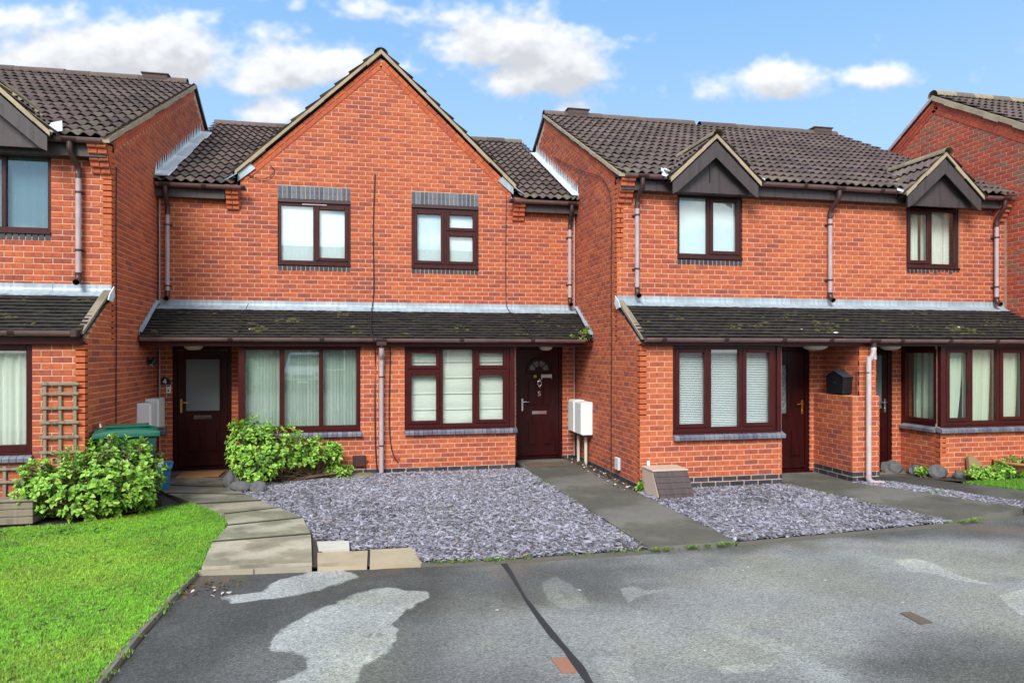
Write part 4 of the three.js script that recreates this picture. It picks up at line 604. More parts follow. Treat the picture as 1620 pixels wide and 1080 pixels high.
// ---------- left house ----------
const wL = frontWall(hL, 2.12, [[-6.8, 2.05], [-3.246, 2.05], [-3.246, 4.68], [-6.8, 4.68]], [[-5.07, -3.956, 3.42, 4.52]]), wLb = frontWall(hL, 3.02, [[-6.8, -0.06], [-3.246, -0.06], [-3.246, 2.06], [-6.8, 2.06]], [[-5.6, -3.804, 0.7, 2.03]]);
field(hL, wL, V(0, 0, 2.12), FRONT.u, FRONT.n, 2.7, 4.62, () => [[-4.9, -3.24]], [[-5.07, -3.956, 3.38, 5]], { quoinB: true }); field(hL, wLb, V(0, 0, 3.02), FRONT.u, FRONT.n, 0, 2.05, () => [[-4.9, -3.24]], [[-5.6, -3.804, 0.68, 3]], { quoinB: true, plinth: 2 });
windowUnit(hL, -5.07, -3.956, 3.48, 4.5, 2.12, [{ w: 0.5 }, { w: 0.5 }], M.upvcLit); solders(hL, wL, -5.07, -3.956, 3.37, 2.12, 'blue', 'sill_brick', 0.075);
{ const w = windowUnit(hL, -5.6, -3.804, 0.755, 2.02, 3.02, [{ w: 0.5 }, { w: 0.25 }, { w: 0.32 }], M.upvc, { frame: 0.075 }); part(w, 'curtain', cloth(-5.5, -3.86, 0.8, 2.0, 2.86, { amp: 0.03, f: 11, n: 120, seed: 9 }), M.cloth); sillBricks(hL, w, -5.6, -3.79, 0.71, 3.02); }
const sideTop = (R, y) => y < 2.06 ? 3.02 - 0.031 : y < 2.68 ? 3.02 - (y - 2.06) / 0.62 * 0.9 - 0.02 : y < R.e[1] - 0.1 ? 2.12 - 0.031 : lineZ(R, y + 0.06 + 0.17) ;
const sideBot = (R, y) => Math.max(y < 4.66 ? 0 : -(y - 4.66) / 0.5156, 2 * R.r[0] - lineZ(R, y + 0.06 + 0.17));
const sideOutline = (R) => [[-6.9, -0.06], [3.014, -0.06], [3.014, 2.06], [2.114, 2.68], [2.114, lineY(R, 2.114) - 0.07], [R.r[0], R.r[1] - 0.07], [-6.9, lineY(R, 2 * R.r[0] + 6.9) - 0.07]];
const sL = sideWall(hL, -3.24, 1, sideOutline(ROOF.L)); field(hL, sL, V(-3.24, 0, 0), V(0, 0, -1), V(1, 0, 0), 0, 7, (y) => { const a = sideTop(ROOF.L, y), b = sideBot(ROOF.L, y); return a - b > 0.05 ? [[-a, -b]] : []; }, [], { plinth: 1, quoinA: true, off: 0.03 });
raking(hL, sL, V(-3.24, 0, 0), V(0, 0, -1), V(1, 0, 0), [-2.09, lineY(ROOF.L, 2.09) - 0.06], [-ROOF.L.r[0], ROOF.L.r[1] - 0.06], 'brick');
verge(hL, roofL, -3.24, [ROOF.L.e[0] + 0.02, ROOF.L.e[1] - 0.01], ROOF.L.r, 1); verge(hL, roofL, -3.24, [-7.3, ROOF.L.e[1] - 0.01], ROOF.L.r, 1, M.gutterDark);
corbel(hL, wL, -3.47, -3.242, 4.64, 2.12); part(wL, 'corbel_side', prism([V(-3.242, 4.62, 2.13), V(-3.242, 4.62, 2.3), V(-3.242, 4.4, 2.2), V(-3.242, 4.3, 2.13)], V(0.004, 0, 0)), MP.brick[1]);
part(hL.g, 'fascia', [cbox(-6.8, -3.26, 4.45, 4.64, 2.24, 2.262), cbox(-6.8, -3.48, 4.45, 4.462, 2.125, 2.24)], M.board);
gutterRun(hL, -3.98, -3.28, 4.66, 2.33, { joints: [-3.86], outlets: [-3.66] }); downpipe(hL, -3.66, 4.64, 2.33, -3.61, 2.19, 2.9, { clips: [4.0, 3.25] });
part(hL.g, 'meter_box', [cbox(-3.24, -3.05, 0.68, 1.18, 0.75, 1.1, 0.012), cbox(-3.06, -3.043, 0.7, 1.16, 0.77, 1.08, 0.004)], M.white); part(hL.g, 'meter_box', [cbox(-3.24, -3.05, 0.72, 1.22, 0.34, 0.7, 0.012), cbox(-3.06, -3.043, 0.74, 1.2, 0.36, 0.68, 0.004)], M.white);
part(hL.g, 'cable', [tube([[-3.225, 4.4, 1.98], [-3.228, 3.6, 1.985], [-3.226, 2.5, 1.98], [-3.228, 1.2, 1.985], [-3.226, 0.4, 1.98]], 0.007, 6, 60)], M.cable); part(hL.g, 'pipe', [tube([[-3.2, 4.4, 0.04], [-3.2, 3.2, 0.042], [-3.2, 2.7, 0.04]], 0.012, 6, 20), tube([[-3.2, 2.0, 0.04], [-3.2, 1.2, 0.042], [-3.2, 0.1, 0.04]], 0.012, 6, 20)], M.pipe);

// gablets over the upper windows
function gablet(h, roof, xc, yB, zF, batten) {
  const gs = 0.92, half = 0.7, yA = yB + gs * half, zP = zF - 0.13, bw = 0.2;
  const g = part(h.g, 'gablet', [prism([V(xc - half + 0.1, yB - 0.02, zP), V(xc + half - 0.1, yB - 0.02, zP), V(xc, yA - 0.12, zP)], V(0, 0, -0.03)), cbox(xc - half + 0.08, xc + half - 0.08, yB - 0.16, yB + 0.0, zP - 0.02, zP + 0.012)], M.board);
  if (batten) part(g, 'batten', cbox(xc - 0.05, xc - 0.03, yB + 0.001, yA - 0.22, zP, zP + 0.012, 0.002), M.black);
  for (const s of [-1, 1]) part(g, 'bargeboard', prism([V(xc + s * 0.0005, yA - 0.03, zF - 0.025), V(xc + s * (half + 0.01), yA - 0.03 - gs * (half + 0.01), zF - 0.025), V(xc + s * (half + 0.01), yA - 0.03 - gs * (half + 0.01) - bw * 0.9, zF - 0.025), V(xc + s * (half - 0.07), yA - 0.03 - gs * (half - 0.07) - bw * 1.1, zF - 0.025), V(xc + s * 0.0005, yA - 0.03 - bw * 1.25, zF - 0.025)], V(0, 0, 0.025)), M.board);
  crossRoof(h, roof, xc, yA + 0.035, gs, half + 0.05, zF + 0.035, 1.2, 4, [-1, 1], 0.22);
  ridgeTiles(h, roof, 1.25, zF + 0.02, 0, yA + 0.035, MP.lichen.slice(0, 3), xc, 0.72);
  for (const s of [-1, 1]) part(g, 'lead_valley', prism([V(xc + s * (half - 0.02), yB + 0.0, zF - 0.02), V(xc + s * (half + 0.16), yB + 0.06, zF - 0.06), V(xc + s * (half + 0.02), yB + 0.26, zF - 0.42), V(xc + s * (half - 0.1), yB + 0.22, zF - 0.4)], V(0, 0.035, 0)), M.leadPale);
}
gablet(h6, roof6, GX6, 4.53, 2.46, true); gablet(h7, roof7, GX7, 4.5, 2.46, false); gablet(hL, roofL, GXL, 4.66, 2.48, false);

// ---------- right houses ----------
const w6 = frontWall(h6, 2.12, [[3.796, 2.05], [7.35, 2.05], [7.35, 4.62], [3.796, 4.62]], [[4.784, 5.896, 3.375, 4.45]]), w7 = frontWall(h7, 2.12, [[7.35, 2.05], [10.9, 2.05], [10.9, 4.62], [7.35, 4.62]], [[8.92, 9.98, 3.33, 4.45]]);
field(h6, w6, V(0, 0, 2.12), FRONT.u, FRONT.n, 2.7, 4.6, () => [[3.79, 10.9]], [[4.784, 5.896, 3.3, 5], [8.92, 9.98, 3.28, 5]], { quoinA: true, assign: (m) => m < 7.35 ? [h6, w6] : [h7, w7], off: 0.02 });
windowUnit(h6, 4.784, 5.896, 3.415, 4.4, 2.12, [{ w: 0.5 }, { w: 0.53, open: true }], M.upvcLit); windowUnit(h7, 8.92, 9.98, 3.37, 4.36, 2.12, [{ w: 0.45, open: true }, { w: 0.5 }], M.upvcLit);
solders(h6, w6, 4.784, 5.896, 3.295, 2.12, 'blue', 'sill_brick', 0.075); solders(h7, w7, 8.92, 9.98, 3.25, 2.12, 'blue', 'sill_brick', 0.075);
part(h6.g, 'sky_tint_blind', cbox(4.8, 5.88, 3.44, 4.4, 2.03, 2.034, 0.001), M.sky_tint_blind); part(h7.g, 'curtain', [cloth(8.95, 9.32, 3.4, 4.35, 1.94, { amp: 0.02, f: 4, seed: 5 }), cloth(9.36, 9.95, 3.4, 4.35, 1.94, { amp: 0.02, f: 5, seed: 6 })], M.cloth); part(hL.g, 'sky_tint_blind', cloth(-5.04, -3.98, 3.5, 4.48, 2.0, { amp: 0.004, f: 9, seed: 8 }), std('sky_reflection_blind', [0.13, 0.21, 0.26], { roughness: 0.9 }));  // left window: added cloth, its blue paints the sky reflected in the pane
for (const [h, a, b] of [[h6, 4.5, 6.2], [h7, 8.6, 10.3], [hL, -5.4, -3.6]]) part(h.g, 'room_wall', cbox(a, b, 3.1, 4.6, 1.0, 1.05), M.inner);
// ground floor of house 6
const w6b = frontWall(h6, 3.02, [[3.796, -0.06], [6.005, -0.06], [6.005, 2.05], [3.796, 2.05]], [[4.29, 6.0, 0.7, 2.03]]);
field(h6, w6b, V(0, 0, 3.02), FRONT.u, FRONT.n, 0, 2.05, () => [[3.79, 6.01]], [[4.29, 6.2, 0.68, 3]], { quoinA: true, quoinB: true, plinth: 2 });
part(h6.g, 'wall', cbox(5.9, 6.004, -0.05, 0.7, 2.2, 2.91), M.mortar);
{
  const w = windowUnit(h6, 4.29, 5.93, 0.785, 2.03, 3.02, [{ w: 0.34, open: true }, { w: 0.33 }, { w: 0.33, open: true }], M.upvc, { frame: 0.06 }); part(w, 'frame_post', [cbox(5.93, 6.0, 0.757, 2.03, 2.94, 3.022), cbox(5.97, 6.002, 0.757, 2.03, 2.2, 2.94)], M.upvc);
  for (const [a, b] of [[4.34, 4.84], [4.88, 5.4], [5.42, 5.92]]) { const gs = []; for (let y = 0.82; y < 2.0; y += 0.025) gs.push(prism([V(a, y, 2.885), V(a, y + 0.016, 2.868), V(a, y + 0.0172, 2.868), V(a, y + 0.0012, 2.885)], V(b - a, 0, 0))); part(w, 'venetian_blind', gs, M.slat).userData.kind = 'stuff'; }
  sillBricks(h6, w, 4.29, 6.03, 0.745, 3.02);
}
const s6 = sideWall(h6, 3.79, -1, sideOutline(ROOF.R)); field(h6, s6, V(3.79, 0, 0), V(0, 0, 1), V(-1, 0, 0), 0, 7, (y) => { const a = sideTop(ROOF.R, y), b = sideBot(ROOF.R, y); return a - b > 0.05 ? [[b, a]] : []; }, [], { plinth: 1, quoinB: true, off: 0.03 });
raking(h6, s6, V(3.79, 0, 0), V(0, 0, 1), V(-1, 0, 0), [2.09, lineY(ROOF.R, 2.09) - 0.06], [ROOF.R.r[0], ROOF.R.r[1] - 0.06], 'brick');
verge(h6, roof6, 3.79, [ROOF.R.e[0] + 0.02, ROOF.R.e[1] - 0.01], ROOF.R.r, -1, M.cream, 0.05); verge(h6, roof6, 3.79, [-6.76, ROOF.R.e[1] - 0.01], ROOF.R.r, -1, M.gutterDark);
verge(h6, h6.g, 3.8, [3.12, 2.13], [2.2, 2.7], -1, M.timber, 0.035, 0.028); verge(hL, hL.g, -3.25, [3.12, 2.16], [2.2, 2.72], 1, M.timber, 0.035, 0.028);
for (const [h, xa, xb, s] of [[h6, 3.75, 3.99, 1], [hL, -3.46, -3.2, -1]]) { const x = s > 0 ? xa : xb; part(h.g, 'lead_end', prism([V(x, 2.79, 2.14), V(x, 2.68, 2.3), V(x, 2.6, 2.36), V(x, 2.58, 2.2), V(x, 2.66, 2.12)], V(s * 0.012, 0, 0)), M.leadPale); }
corbel(h6, w6, 3.792, 4.02, 4.58, 2.12); part(h6.g, 'fascia', [cbox(3.81, 10.9, 4.38, 4.56, 2.24, 2.262), cbox(4.03, 10.9, 4.38, 4.392, 2.125, 2.24)], M.board);
gutterRun(h6, 3.83, 4.68, 4.6, 2.33, { joints: [4.63], outlets: [4.12] }); gutterRun(h6, 5.99, 7.35, 4.58, 2.33, { joints: [6.05, 6.85], outlets: [] }); gutterRun(h7, 7.352, 8.74, 4.575, 2.33, { joints: [8.25, 8.68], outlets: [7.48] }); gutterRun(h7, 10.02, 10.86, 4.56, 2.33, { joints: [10.1], outlets: [10.68] });
downpipe(h6, 4.12, 4.58, 2.33, 4.09, 2.19, 2.86, { clips: [4.02, 3.2] }); downpipe(h7, 7.48, 4.55, 2.33, 7.42, 2.19, 2.84, { clips: [4.0, 3.1] }); downpipe(h7, 10.68, 4.54, 2.33, 10.66, 2.19, 2.82, { clips: [3.9, 3.05] });
corbel(h7, w7, 10.66, 10.88, 4.56, 2.12);
// meter boxes, pipes and cable on the side wall
for (const [z0, z1] of [[0.2, 0.55], [0.6, 0.98]]) { const m = part(h6.g, 'meter_box', [cbox(3.6, 3.79, 0.5 + 0.03, 1.1 - z0 * 0.02, z0, z1, 0.012)], M.white); part(m, 'meter_door', cbox(3.583, 3.6, 0.55, 1.07, z0 + 0.02, z1 - 0.02, 0.005), M.white); part(m, 'meter_lock', rod([3.575, 0.95, z1 - 0.05], [3.584, 0.95, z1 - 0.05], 0.009), M.pipe); part(h6.g, 'pipe', rod([3.72, -0.02, (z0 + z1) / 2 + 0.02], [3.72, 0.53, (z0 + z1) / 2 + 0.02], 0.028), std('cream_pipe', [0.6, 0.55, 0.45])); part(m, 'meter_base', cbox(3.61, 3.79, 0.505, 0.53, z0 + 0.01, z1 - 0.01), M.black); }
part(h6.g, 'junction_box', cbox(3.745, 3.79, 0.15, 0.34, 2.13, 2.29, 0.012), std('grey_box', [0.55, 0.56, 0.58])); part(h6.g, 'cable', [tube([[3.775, 4.45, 1.82], [3.776, 4.2, 1.9], [3.776, 3.2, 1.9], [3.775, 2.0, 1.91], [3.776, 0.9, 1.9], [3.775, 0.1, 1.9]], 0.007, 6, 60), tube([[3.775, 5.9, -1.5], [3.772, 5.2, 0.2], [3.774, 4.72, 1.5], [3.775, 4.45, 1.82]], 0.006, 6, 40), tube([[3.76, 0.15, 2.21], [3.74, 0.09, 2.2], [3.75, 0.05, 2.1]], 0.006, 6, 10)], M.cable); part(h6.g, 'pipe', tube([[3.75, 4.45, 0.04], [3.75, 3.3, 0.04], [3.75, 2.72, 0.04]], 0.011, 6, 16), M.pipe); part(h6.g, 'pipe', tube([[3.75, 2.02, 0.04], [3.75, 1.3, 0.042], [3.75, 0.06, 0.04]], 0.011, 6, 16), M.pipe);
// porch: back wall, doors and pier
const wP = frontWall(h6, 2.2, [[6.01, -0.06], [7.35, -0.06], [7.35, 2.04], [6.01, 2.04]], [[6.1, 7.04, -0.02, 2.02]]), wQ = frontWall(h7, 2.2, [[7.35, -0.06], [8.75, -0.06], [8.75, 2.04], [7.35, 2.04]], [[7.66, 8.58, -0.02, 2.02]]);
field(h6, wP, V(0, 0, 2.2), FRONT.u, FRONT.n, 0, 2.03, () => [[7.04, 7.29]], [], { plinth: 0, pal: 'brick' }); field(h7, wQ, V(0, 0, 2.2), FRONT.u, FRONT.n, 0, 2.03, () => [[8.58, 8.75]]);
function pier(x0, x1, z1, y0, y1, plinth) {
  const w = part(h6.g, 'wall', cbox(x0 + 0.006, x1 - 0.006, y0, y1, 2.2, z1 - 0.006, 0.001), M.mortar);
  field(h6, w, V(x0, 0, 0), V(0, 0, 1), V(-1, 0, 0), Math.max(0, y0), y1, () => [[2.2, z1 - 0.031]], [], { plinth, off: 0.06 }); field(h6, w, V(0, 0, z1), FRONT.u, FRONT.n, Math.max(0, y0), y1, () => [[x0, x1]], [], { plinth, quoinA: true }); return w;
}
pier(7.12, 7.58, 3.11, -0.05, 1.265, 2); pier(7.28, 7.57, 3.05, 1.275, 2.035, 0);
part(h6.g, 'pier_coping', cbox(7.125, 7.575, 1.262, 1.275, 2.2, 3.1, 0.004), M.mortar);
function leadedDoor(h, x0, x1, z, metal, hx) {
  doorFrame(h, x0, x1, 2.02, z); const a = x0 + 0.065, b = x1 - 0.065, xc = (a + b) / 2 + 0.03, zd = z - 0.04;
  const d = part(h.g, 'door', [cbox(a, xc - 0.06, 0.06, 1.95, zd - 0.045, zd), cbox(xc + 0.06, b, 0.06, 1.95, zd - 0.045, zd), cbox(xc - 0.06, xc + 0.06, 0.06, 0.95, zd - 0.045, zd), cbox(xc - 0.06, xc + 0.06, 1.72, 1.95, zd - 0.045, zd), cbox(a, b, 0.07, 0.12, zd - 0.01, zd + 0.03, 0.012)], M.door);
  part(d, 'pane', cbox(xc - 0.06, xc + 0.06, 0.95, 1.72, zd - 0.03, zd - 0.025, 0.0005), M.frost, 'narrow leaded glass pane'); part(d, 'door_bead', [cbox(xc - 0.085, xc - 0.06, 0.92, 1.75, zd, zd + 0.012), cbox(xc + 0.06, xc + 0.085, 0.92, 1.75, zd, zd + 0.012), cbox(xc - 0.06, xc + 0.06, 1.72, 1.75, zd, zd + 0.012), cbox(xc - 0.06, xc + 0.06, 0.92, 0.95, zd, zd + 0.012)], M.door);
  const came = []; for (let k = 0; k < 4; k++) { const y = 1.08 + k * 0.17; for (const [p, q] of [[[-0.05, 0], [0, 0.07]], [[0, 0.07], [0.05, 0]], [[0.05, 0], [0, -0.07]], [[0, -0.07], [-0.05, 0]]]) came.push(rod([xc + p[0], y + p[1], zd - 0.02], [xc + q[0], y + q[1], zd - 0.02], 0.0035, 6)); } part(d, 'lead_came', came, M.pipe);
  panel(d, a + 0.08, xc - 0.1, 0.24, 0.72, zd); panel(d, xc + 0.1, b - 0.06, 0.24, 0.72, zd); handle(d, hx > 0 ? b - 0.05 : a + 0.05, 1.06, zd, metal, -hx);
  part(d, 'door_knocker', [rod([xc - 0.2, 1.5, zd], [xc - 0.2, 1.5, zd + 0.02], 0.02), rod([xc - 0.2, 1.51, zd + 0.02], [xc - 0.2, 1.41, zd + 0.024], 0.011), rod([xc - 0.23, 1.5, zd + 0.02], [xc - 0.17, 1.5, zd + 0.02], 0.012)], metal); return d;
}
leadedDoor(h6, 6.1, 7.04, 2.2, M.brass, 1); { const d = leadedDoor(h7, 7.66, 8.58, 2.2, M.chrome, 1); part(d, 'pane', cbox(8.0, 8.4, 1.0, 1.88, 2.165, 2.168, 0.0005), M.frost, 'dark glass pane'); }
// downpipe post in front of the pier
{ const x = 7.33, z = 3.19; const p = part(h7.g, 'downpipe', [rod([x, 0.06, z], [x, 1.86, z], 0.037, 14), rod([x + 0.1, 1.82, z - 0.015], [x + 0.1, 1.99, z - 0.03], 0.039, 14)], M.pipePale); part(p, 'shoe', tube([[x, 0.12, z], [x, 0.05, z], [x + 0.05, 0.005, z + 0.02], [x + 0.2, -0.01, z + 0.07]], 0.039, 12, 16), M.pipe); part(p, 'swan_neck', tube([[7.44, 2.0, 3.16], [x + 0.1, 1.95, z - 0.02], [x + 0.06, 1.86, z - 0.01], [x, 1.8, z]], 0.038, 12, 16), M.pipe); part(p, 'pipe_clip', [tube([[x - 0.12, 1.62, z - 0.1], [x - 0.03, 1.63, z + 0.03], [x + 0.06, 1.62, z + 0.01]], 0.006, 6, 14), rod([x - 0.12, 1.3, z - 0.12], [x - 0.12, 1.64, z - 0.12], 0.006, 6)], M.cable); }
// bay of house 7
const w7b = frontWall(h7, 3.02, [[8.746, -0.06], [10.9, -0.06], [10.9, 2.05], [8.746, 2.05]], [[8.8, 10.88, 0.7, 2.03]]); field(h7, w7b, V(0, 0, 3.02), FRONT.u, FRONT.n, 0, 0.7, () => [[8.74, 10.9]], [], { quoinA: true, plinth: 0 });
{ const w = part(h7.g, 'wall', slab([[2.2, -0.06], [3.014, -0.06], [3.014, 0.72], [2.2, 0.72]], [], (u, v, n) => V(8.746 - n, v, u), 0.1), M.mortar); field(h7, w, V(8.74, 0, 0), V(0, 0, 1), V(-1, 0, 0), 0, 0.7, () => [[2.2, 2.989]], [], { off: 0.05 });
  const win = windowUnit(h7, 8.82, 10.88, 0.785, 2.03, 3.02, [{ w: 0.3, open: true }, { w: 0.34 }, { w: 0.34, open: true }, { w: 0.3 }], M.upvc, { frame: 0.06 });
  const X = 8.77; part(win, 'frame_post', [cbox(8.745, 8.82, 0.757, 2.03, 2.95, 3.025), cbox(X - 0.025, X + 0.04, 0.757, 2.03, 2.2, 2.27), cbox(X - 0.02, X + 0.04, 0.757, 0.84, 2.27, 2.95), cbox(X - 0.02, X + 0.04, 1.96, 2.03, 2.27, 2.95)], M.upvc);
  part(win, 'sash', [cbox(X - 0.032, X + 0.03, 0.82, 1.98, 2.25, 2.31), cbox(X - 0.032, X + 0.03, 0.82, 1.98, 2.88, 2.94), cbox(X - 0.031, X + 0.03, 0.82, 0.88, 2.31, 2.88), cbox(X - 0.031, X + 0.03, 1.92, 1.98, 2.31, 2.88)], M.upvc); part(win, 'pane', cbox(X, X + 0.003, 0.88, 1.92, 2.31, 2.88, 0.0005), M.glass);
  const green = std('pale_green_cloth', [0.6, 0.68, 0.56], { roughness: 0.95 }); for (const [a, b, s, pl] of [[8.86, 9.3, 21, 0.1], [9.28, 9.84, 22, 0.03], [9.84, 10.36, 23, 0.05], [10.34, 10.87, 25, 0]]) part(win, 'curtain', cloth(a, b, 0.83, 2.0, 2.86, { amp: 0.022, f: 4, n: 40, seed: s, pull: pl }), green);
  const side = cloth(-0.32, 0.3, 0.83, 2.0, 0, { amp: 0.022, f: 4, n: 40, seed: 24 }); side.rotateY(Math.PI / 2); side.translate(8.9, 0, 2.6); part(win, 'curtain', side, green); part(win, 'handle', [tube([[9.235, 1.3, 3.0], [9.235, 1.35, 3.03], [9.235, 1.45, 3.03]], 0.009, 6, 8)], M.black);
  sillBricks(h7, win, 8.7, 10.88, 0.745, 3.02); sillBricks(h7, win, 2.24, 2.95, 0.745, 0, 0.055, 8.74);
}
for (const [h, x, y, z, r] of [[h4, -2.6, 2.03, 0.45, 0.14], [h5, 3.12, 2.03, 0.4, 0.12], [h6, 6.75, 2.03, 2.75, 0.18], [h7, 8.12, 2.03, 2.7, 0.15]]) lampSoffit(h, x, y, z, r);
// small fixtures on the front of the middle pair
part(h4.g, 'vent', [cbox(-0.16, 0.04, 0.12, 0.3, 0.87, 0.92, 0.01)], M.gutterDark); part(h4.g, 'air_brick', [cbox(0.06, 0.16, 0.19, 0.25, 0.868, 0.878, 0.003)], MP.brick[0]); part(h5.g, 'air_brick', [cbox(0.47, 0.58, 0.2, 0.27, 0.868, 0.88, 0.003)], MP.far[7]);
{ const x = 0.285; const p = part(h4.g, 'downpipe', [rod([x, 0.02, 0.95], [x, 1.84, 0.95], 0.036, 14)], M.pipe); part(p, 'swan_neck', [tube([[x, 2.0, 1.05], [x, 1.9, 1.03], [x, 1.82, 0.96], [x, 1.72, 0.95]], 0.039, 12, 14), cbox(x - 0.036, x + 0.036, 1.74, 1.86, 0.9, 0.985, 0.02)], M.pipe); part(p, 'pipe_clip', [rod([x, 0.44, 0.95], [x, 0.46, 0.95], 0.042), rod([x, 1.53, 0.95], [x, 1.55, 0.95], 0.042), cbox(x - 0.08, x + 0.08, 2.03, 2.1, 0.99, 1.1, 0.01)], M.gutterDark); }
part(h4.g, 'cable', [tube([[0.2, 4.98, 0.02], [0.17, 4.0, 0.016], [0.18, 3.0, 0.016], [0.16, 2.76, 0.03], [0.14, 2.62, 0.2], [0.13, 2.22, 1.06], [0.17, 2.1, 1.12], [0.19, 1.9, 0.9], [0.185, 1.0, 0.886], [0.2, 0.3, 0.886], [0.22, 0.02, 0.9]], 0.009, 6, 120), tube([[0.43, 2.05, 0.9], [0.41, 1.2, 0.885], [0.42, 0.6, 0.885], [0.47, 0.3, 0.884], [0.55, 0.16, 0.89]], 0.009, 6, 40), tube([[0.08, 0.22, 0.89], [0.02, 0.12, 0.9], [0.1, 0.02, 0.95]], 0.006, 6, 12)], M.cable);
part(h5.g, 'cable', [tube([[2.5, 4.72, 0.02], [2.49, 4.0, 0.016], [2.49, 3.0, 0.016], [2.5, 2.76, 0.03], [2.54, 2.62, 0.2], [2.72, 2.2, 1.05], [2.74, 2.1, 1.12]], 0.006, 6, 60)], M.cable); part(h4.g, 'cable', [tube([[-1.9, 4.86, 0.02], [-1.6, 4.8, 0.03], [-1.44, 4.95, 0.02], [-1.5, 5.02, 0.02]], 0.006, 6, 20), tube([[-1.83, 2.72, 0.18], [-1.86, 2.3, 0.9], [-1.86, 2.12, 1.1]], 0.006, 6, 20)], M.cable);

// ---------- house beyond: side gable ----------
{
  const X = 10.92, R = { e: [4.9, 4.3], r: [0.56, 6.9] }, yz = (y) => R.e[0] - (y - R.e[1]) / (R.r[1] - R.e[1]) * (R.e[0] - R.r[0]);
  const w = sideWall(h8, X, -1, [[-3.6, -0.06], [4.7, -0.06], [4.7, 4.36], [R.r[0], R.r[1] - 0.04], [-3.6, 4.4]]);
  field(h8, w, V(X, 0, 0), V(0, 0, 1), V(-1, 0, 0), 2.1, 6.9, (y) => { const a = yz(y + 0.25), lo = y < 4.7 ? 2.15 : Math.max(2 * R.r[0] - a, lineZ(ROOF.R, y) - 0.5); return a - lo > 0.06 ? [[lo, Math.min(a, 3.4)]] : []; }, [], { pal: 'far' });
  raking(h8, w, V(X, 0, 0), V(0, 0, 1), V(-1, 0, 0), [3.4, R.r[1] - 0.05 - (3.4 - R.r[0]) * 0.599], [R.r[0], R.r[1] - 0.05], 'far', 3); raking(h8, w, V(X, 0, 0), V(0, 0, 1), V(-1, 0, 0), [R.r[0], R.r[1] - 0.05], [R.r[0] - 2.4, R.r[1] - 0.05 - 2.4 * 0.599], 'far', 3);
  const roof = part(h8.g, 'roof', [prism([V(X - 0.03, R.e[1], R.e[0]), V(X - 0.03, R.r[1], R.r[0]), V(X - 0.03, R.r[1] - 0.05, R.r[0]), V(X - 0.03, R.e[1] - 0.05, R.e[0])], V(7, 0, 0)), prism([V(X - 0.03, R.r[1], R.r[0] - 0.002), V(X - 0.03, 4.4, -3.6), V(X - 0.03, 4.35, -3.6), V(X - 0.03, R.r[1] - 0.05, R.r[0] - 0.002)], V(7, 0, 0))], M.underlay);
  tilePlane(h8, roof, X - 0.02, X + 2.8, [R.e[0], R.e[1] + 0.02], [R.r[0], R.r[1] + 0.02], 'roof_tile'); ridgeTiles(h8, roof, X - 0.03, X + 4, R.r[0], R.r[1] + 0.02, MP.lichen);
  verge(h8, roof, X, [R.e[0], R.e[1] + 0.02], [R.r[0], R.r[1] + 0.02], -1, M.cream, 0.1); verge(h8, roof, X, [-3.6, 4.42], [R.r[0], R.r[1] + 0.02], -1, M.pipe, 0.07);
  part(h8.g, 'wall', [cbox(X + 0.11, X + 7, -0.06, 4.35, 4.55, 4.7), cbox(X + 0.11, X + 7, -0.06, 4.35, -3.6, -3.5), cbox(X + 6.9, X + 7, -0.05, 4.35, -3.5, 4.5)], M.mortar);
}
// plain back walls close the houses
part(hL.g, 'back_wall', [cbox(-6.8, -3.35, -0.05, 4.6, -6.95, -6.8), cbox(-6.85, -6.75, -0.05, 4.6, -6.8, 3.0)], M.mortar); part(h4.g, 'back_wall', cbox(-3.2, 0.3, -0.05, 4.6, -8.6, -8.5), M.mortar); part(h5.g, 'back_wall', cbox(0.3, 3.78, -0.05, 4.6, -8.6, -8.5), M.mortar); part(h6.g, 'back_wall', cbox(3.8, 7.35, -0.05, 4.55, -6.6, -6.5), M.mortar); part(h7.g, 'back_wall', [cbox(7.35, 10.9, -0.05, 4.55, -6.6, -6.5), cbox(10.8, 10.9, -0.05, 4.6, -6.5, 2.0)], M.mortar);
for (const h of [hL, h4, h5, h6, h7, h8]) layBricks(h);

// ---------- beds, lawn, plants ----------
const inPoly = (p, x, z) => { let c = false; for (let i = 0, j = p.length - 1; i < p.length; j = i++) if ((p[i][1] > z) !== (p[j][1] > z) && x < (p[j][0] - p[i][0]) * (z - p[i][1]) / (p[j][1] - p[i][1]) + p[i][0]) c = !c; return c; };
function scatter(name, label, category, geo, mat, pts, colors, place) {
  const m = new THREE.InstancedMesh(geo, mat, pts.length), o = new THREE.Object3D(), c = new THREE.Color();
  pts.forEach((p, i) => { o.position.set(p[0], p[1] ?? 0, p[2]); place(o, p, i); o.updateMatrix(); m.setMatrixAt(i, o.matrix); const k = colors(i, p); c.setRGB(k[0], k[1], k[2]); m.setColorAt(i, c); });
  m.name = name; m.castShadow = m.receiveShadow = true; m.userData = { kind: 'stuff' }; if (label) Object.assign(m.userData, { label, category }); return m;
}
function fill(pts, n, r) { const xs = pts.map((p) => p[0]), zs = pts.map((p) => p[1]), x0 = Math.min(...xs), x1 = Math.max(...xs), z0 = Math.min(...zs), z1 = Math.max(...zs), out = []; const N = Math.round(n * (x1 - x0) * (z1 - z0)); for (let i = 0; i < N; i++) { const x = mix(x0, x1, r()), z = mix(z0, z1, r()); if (inPoly(pts, x, z)) out.push([x, 0, z]); } return out; }
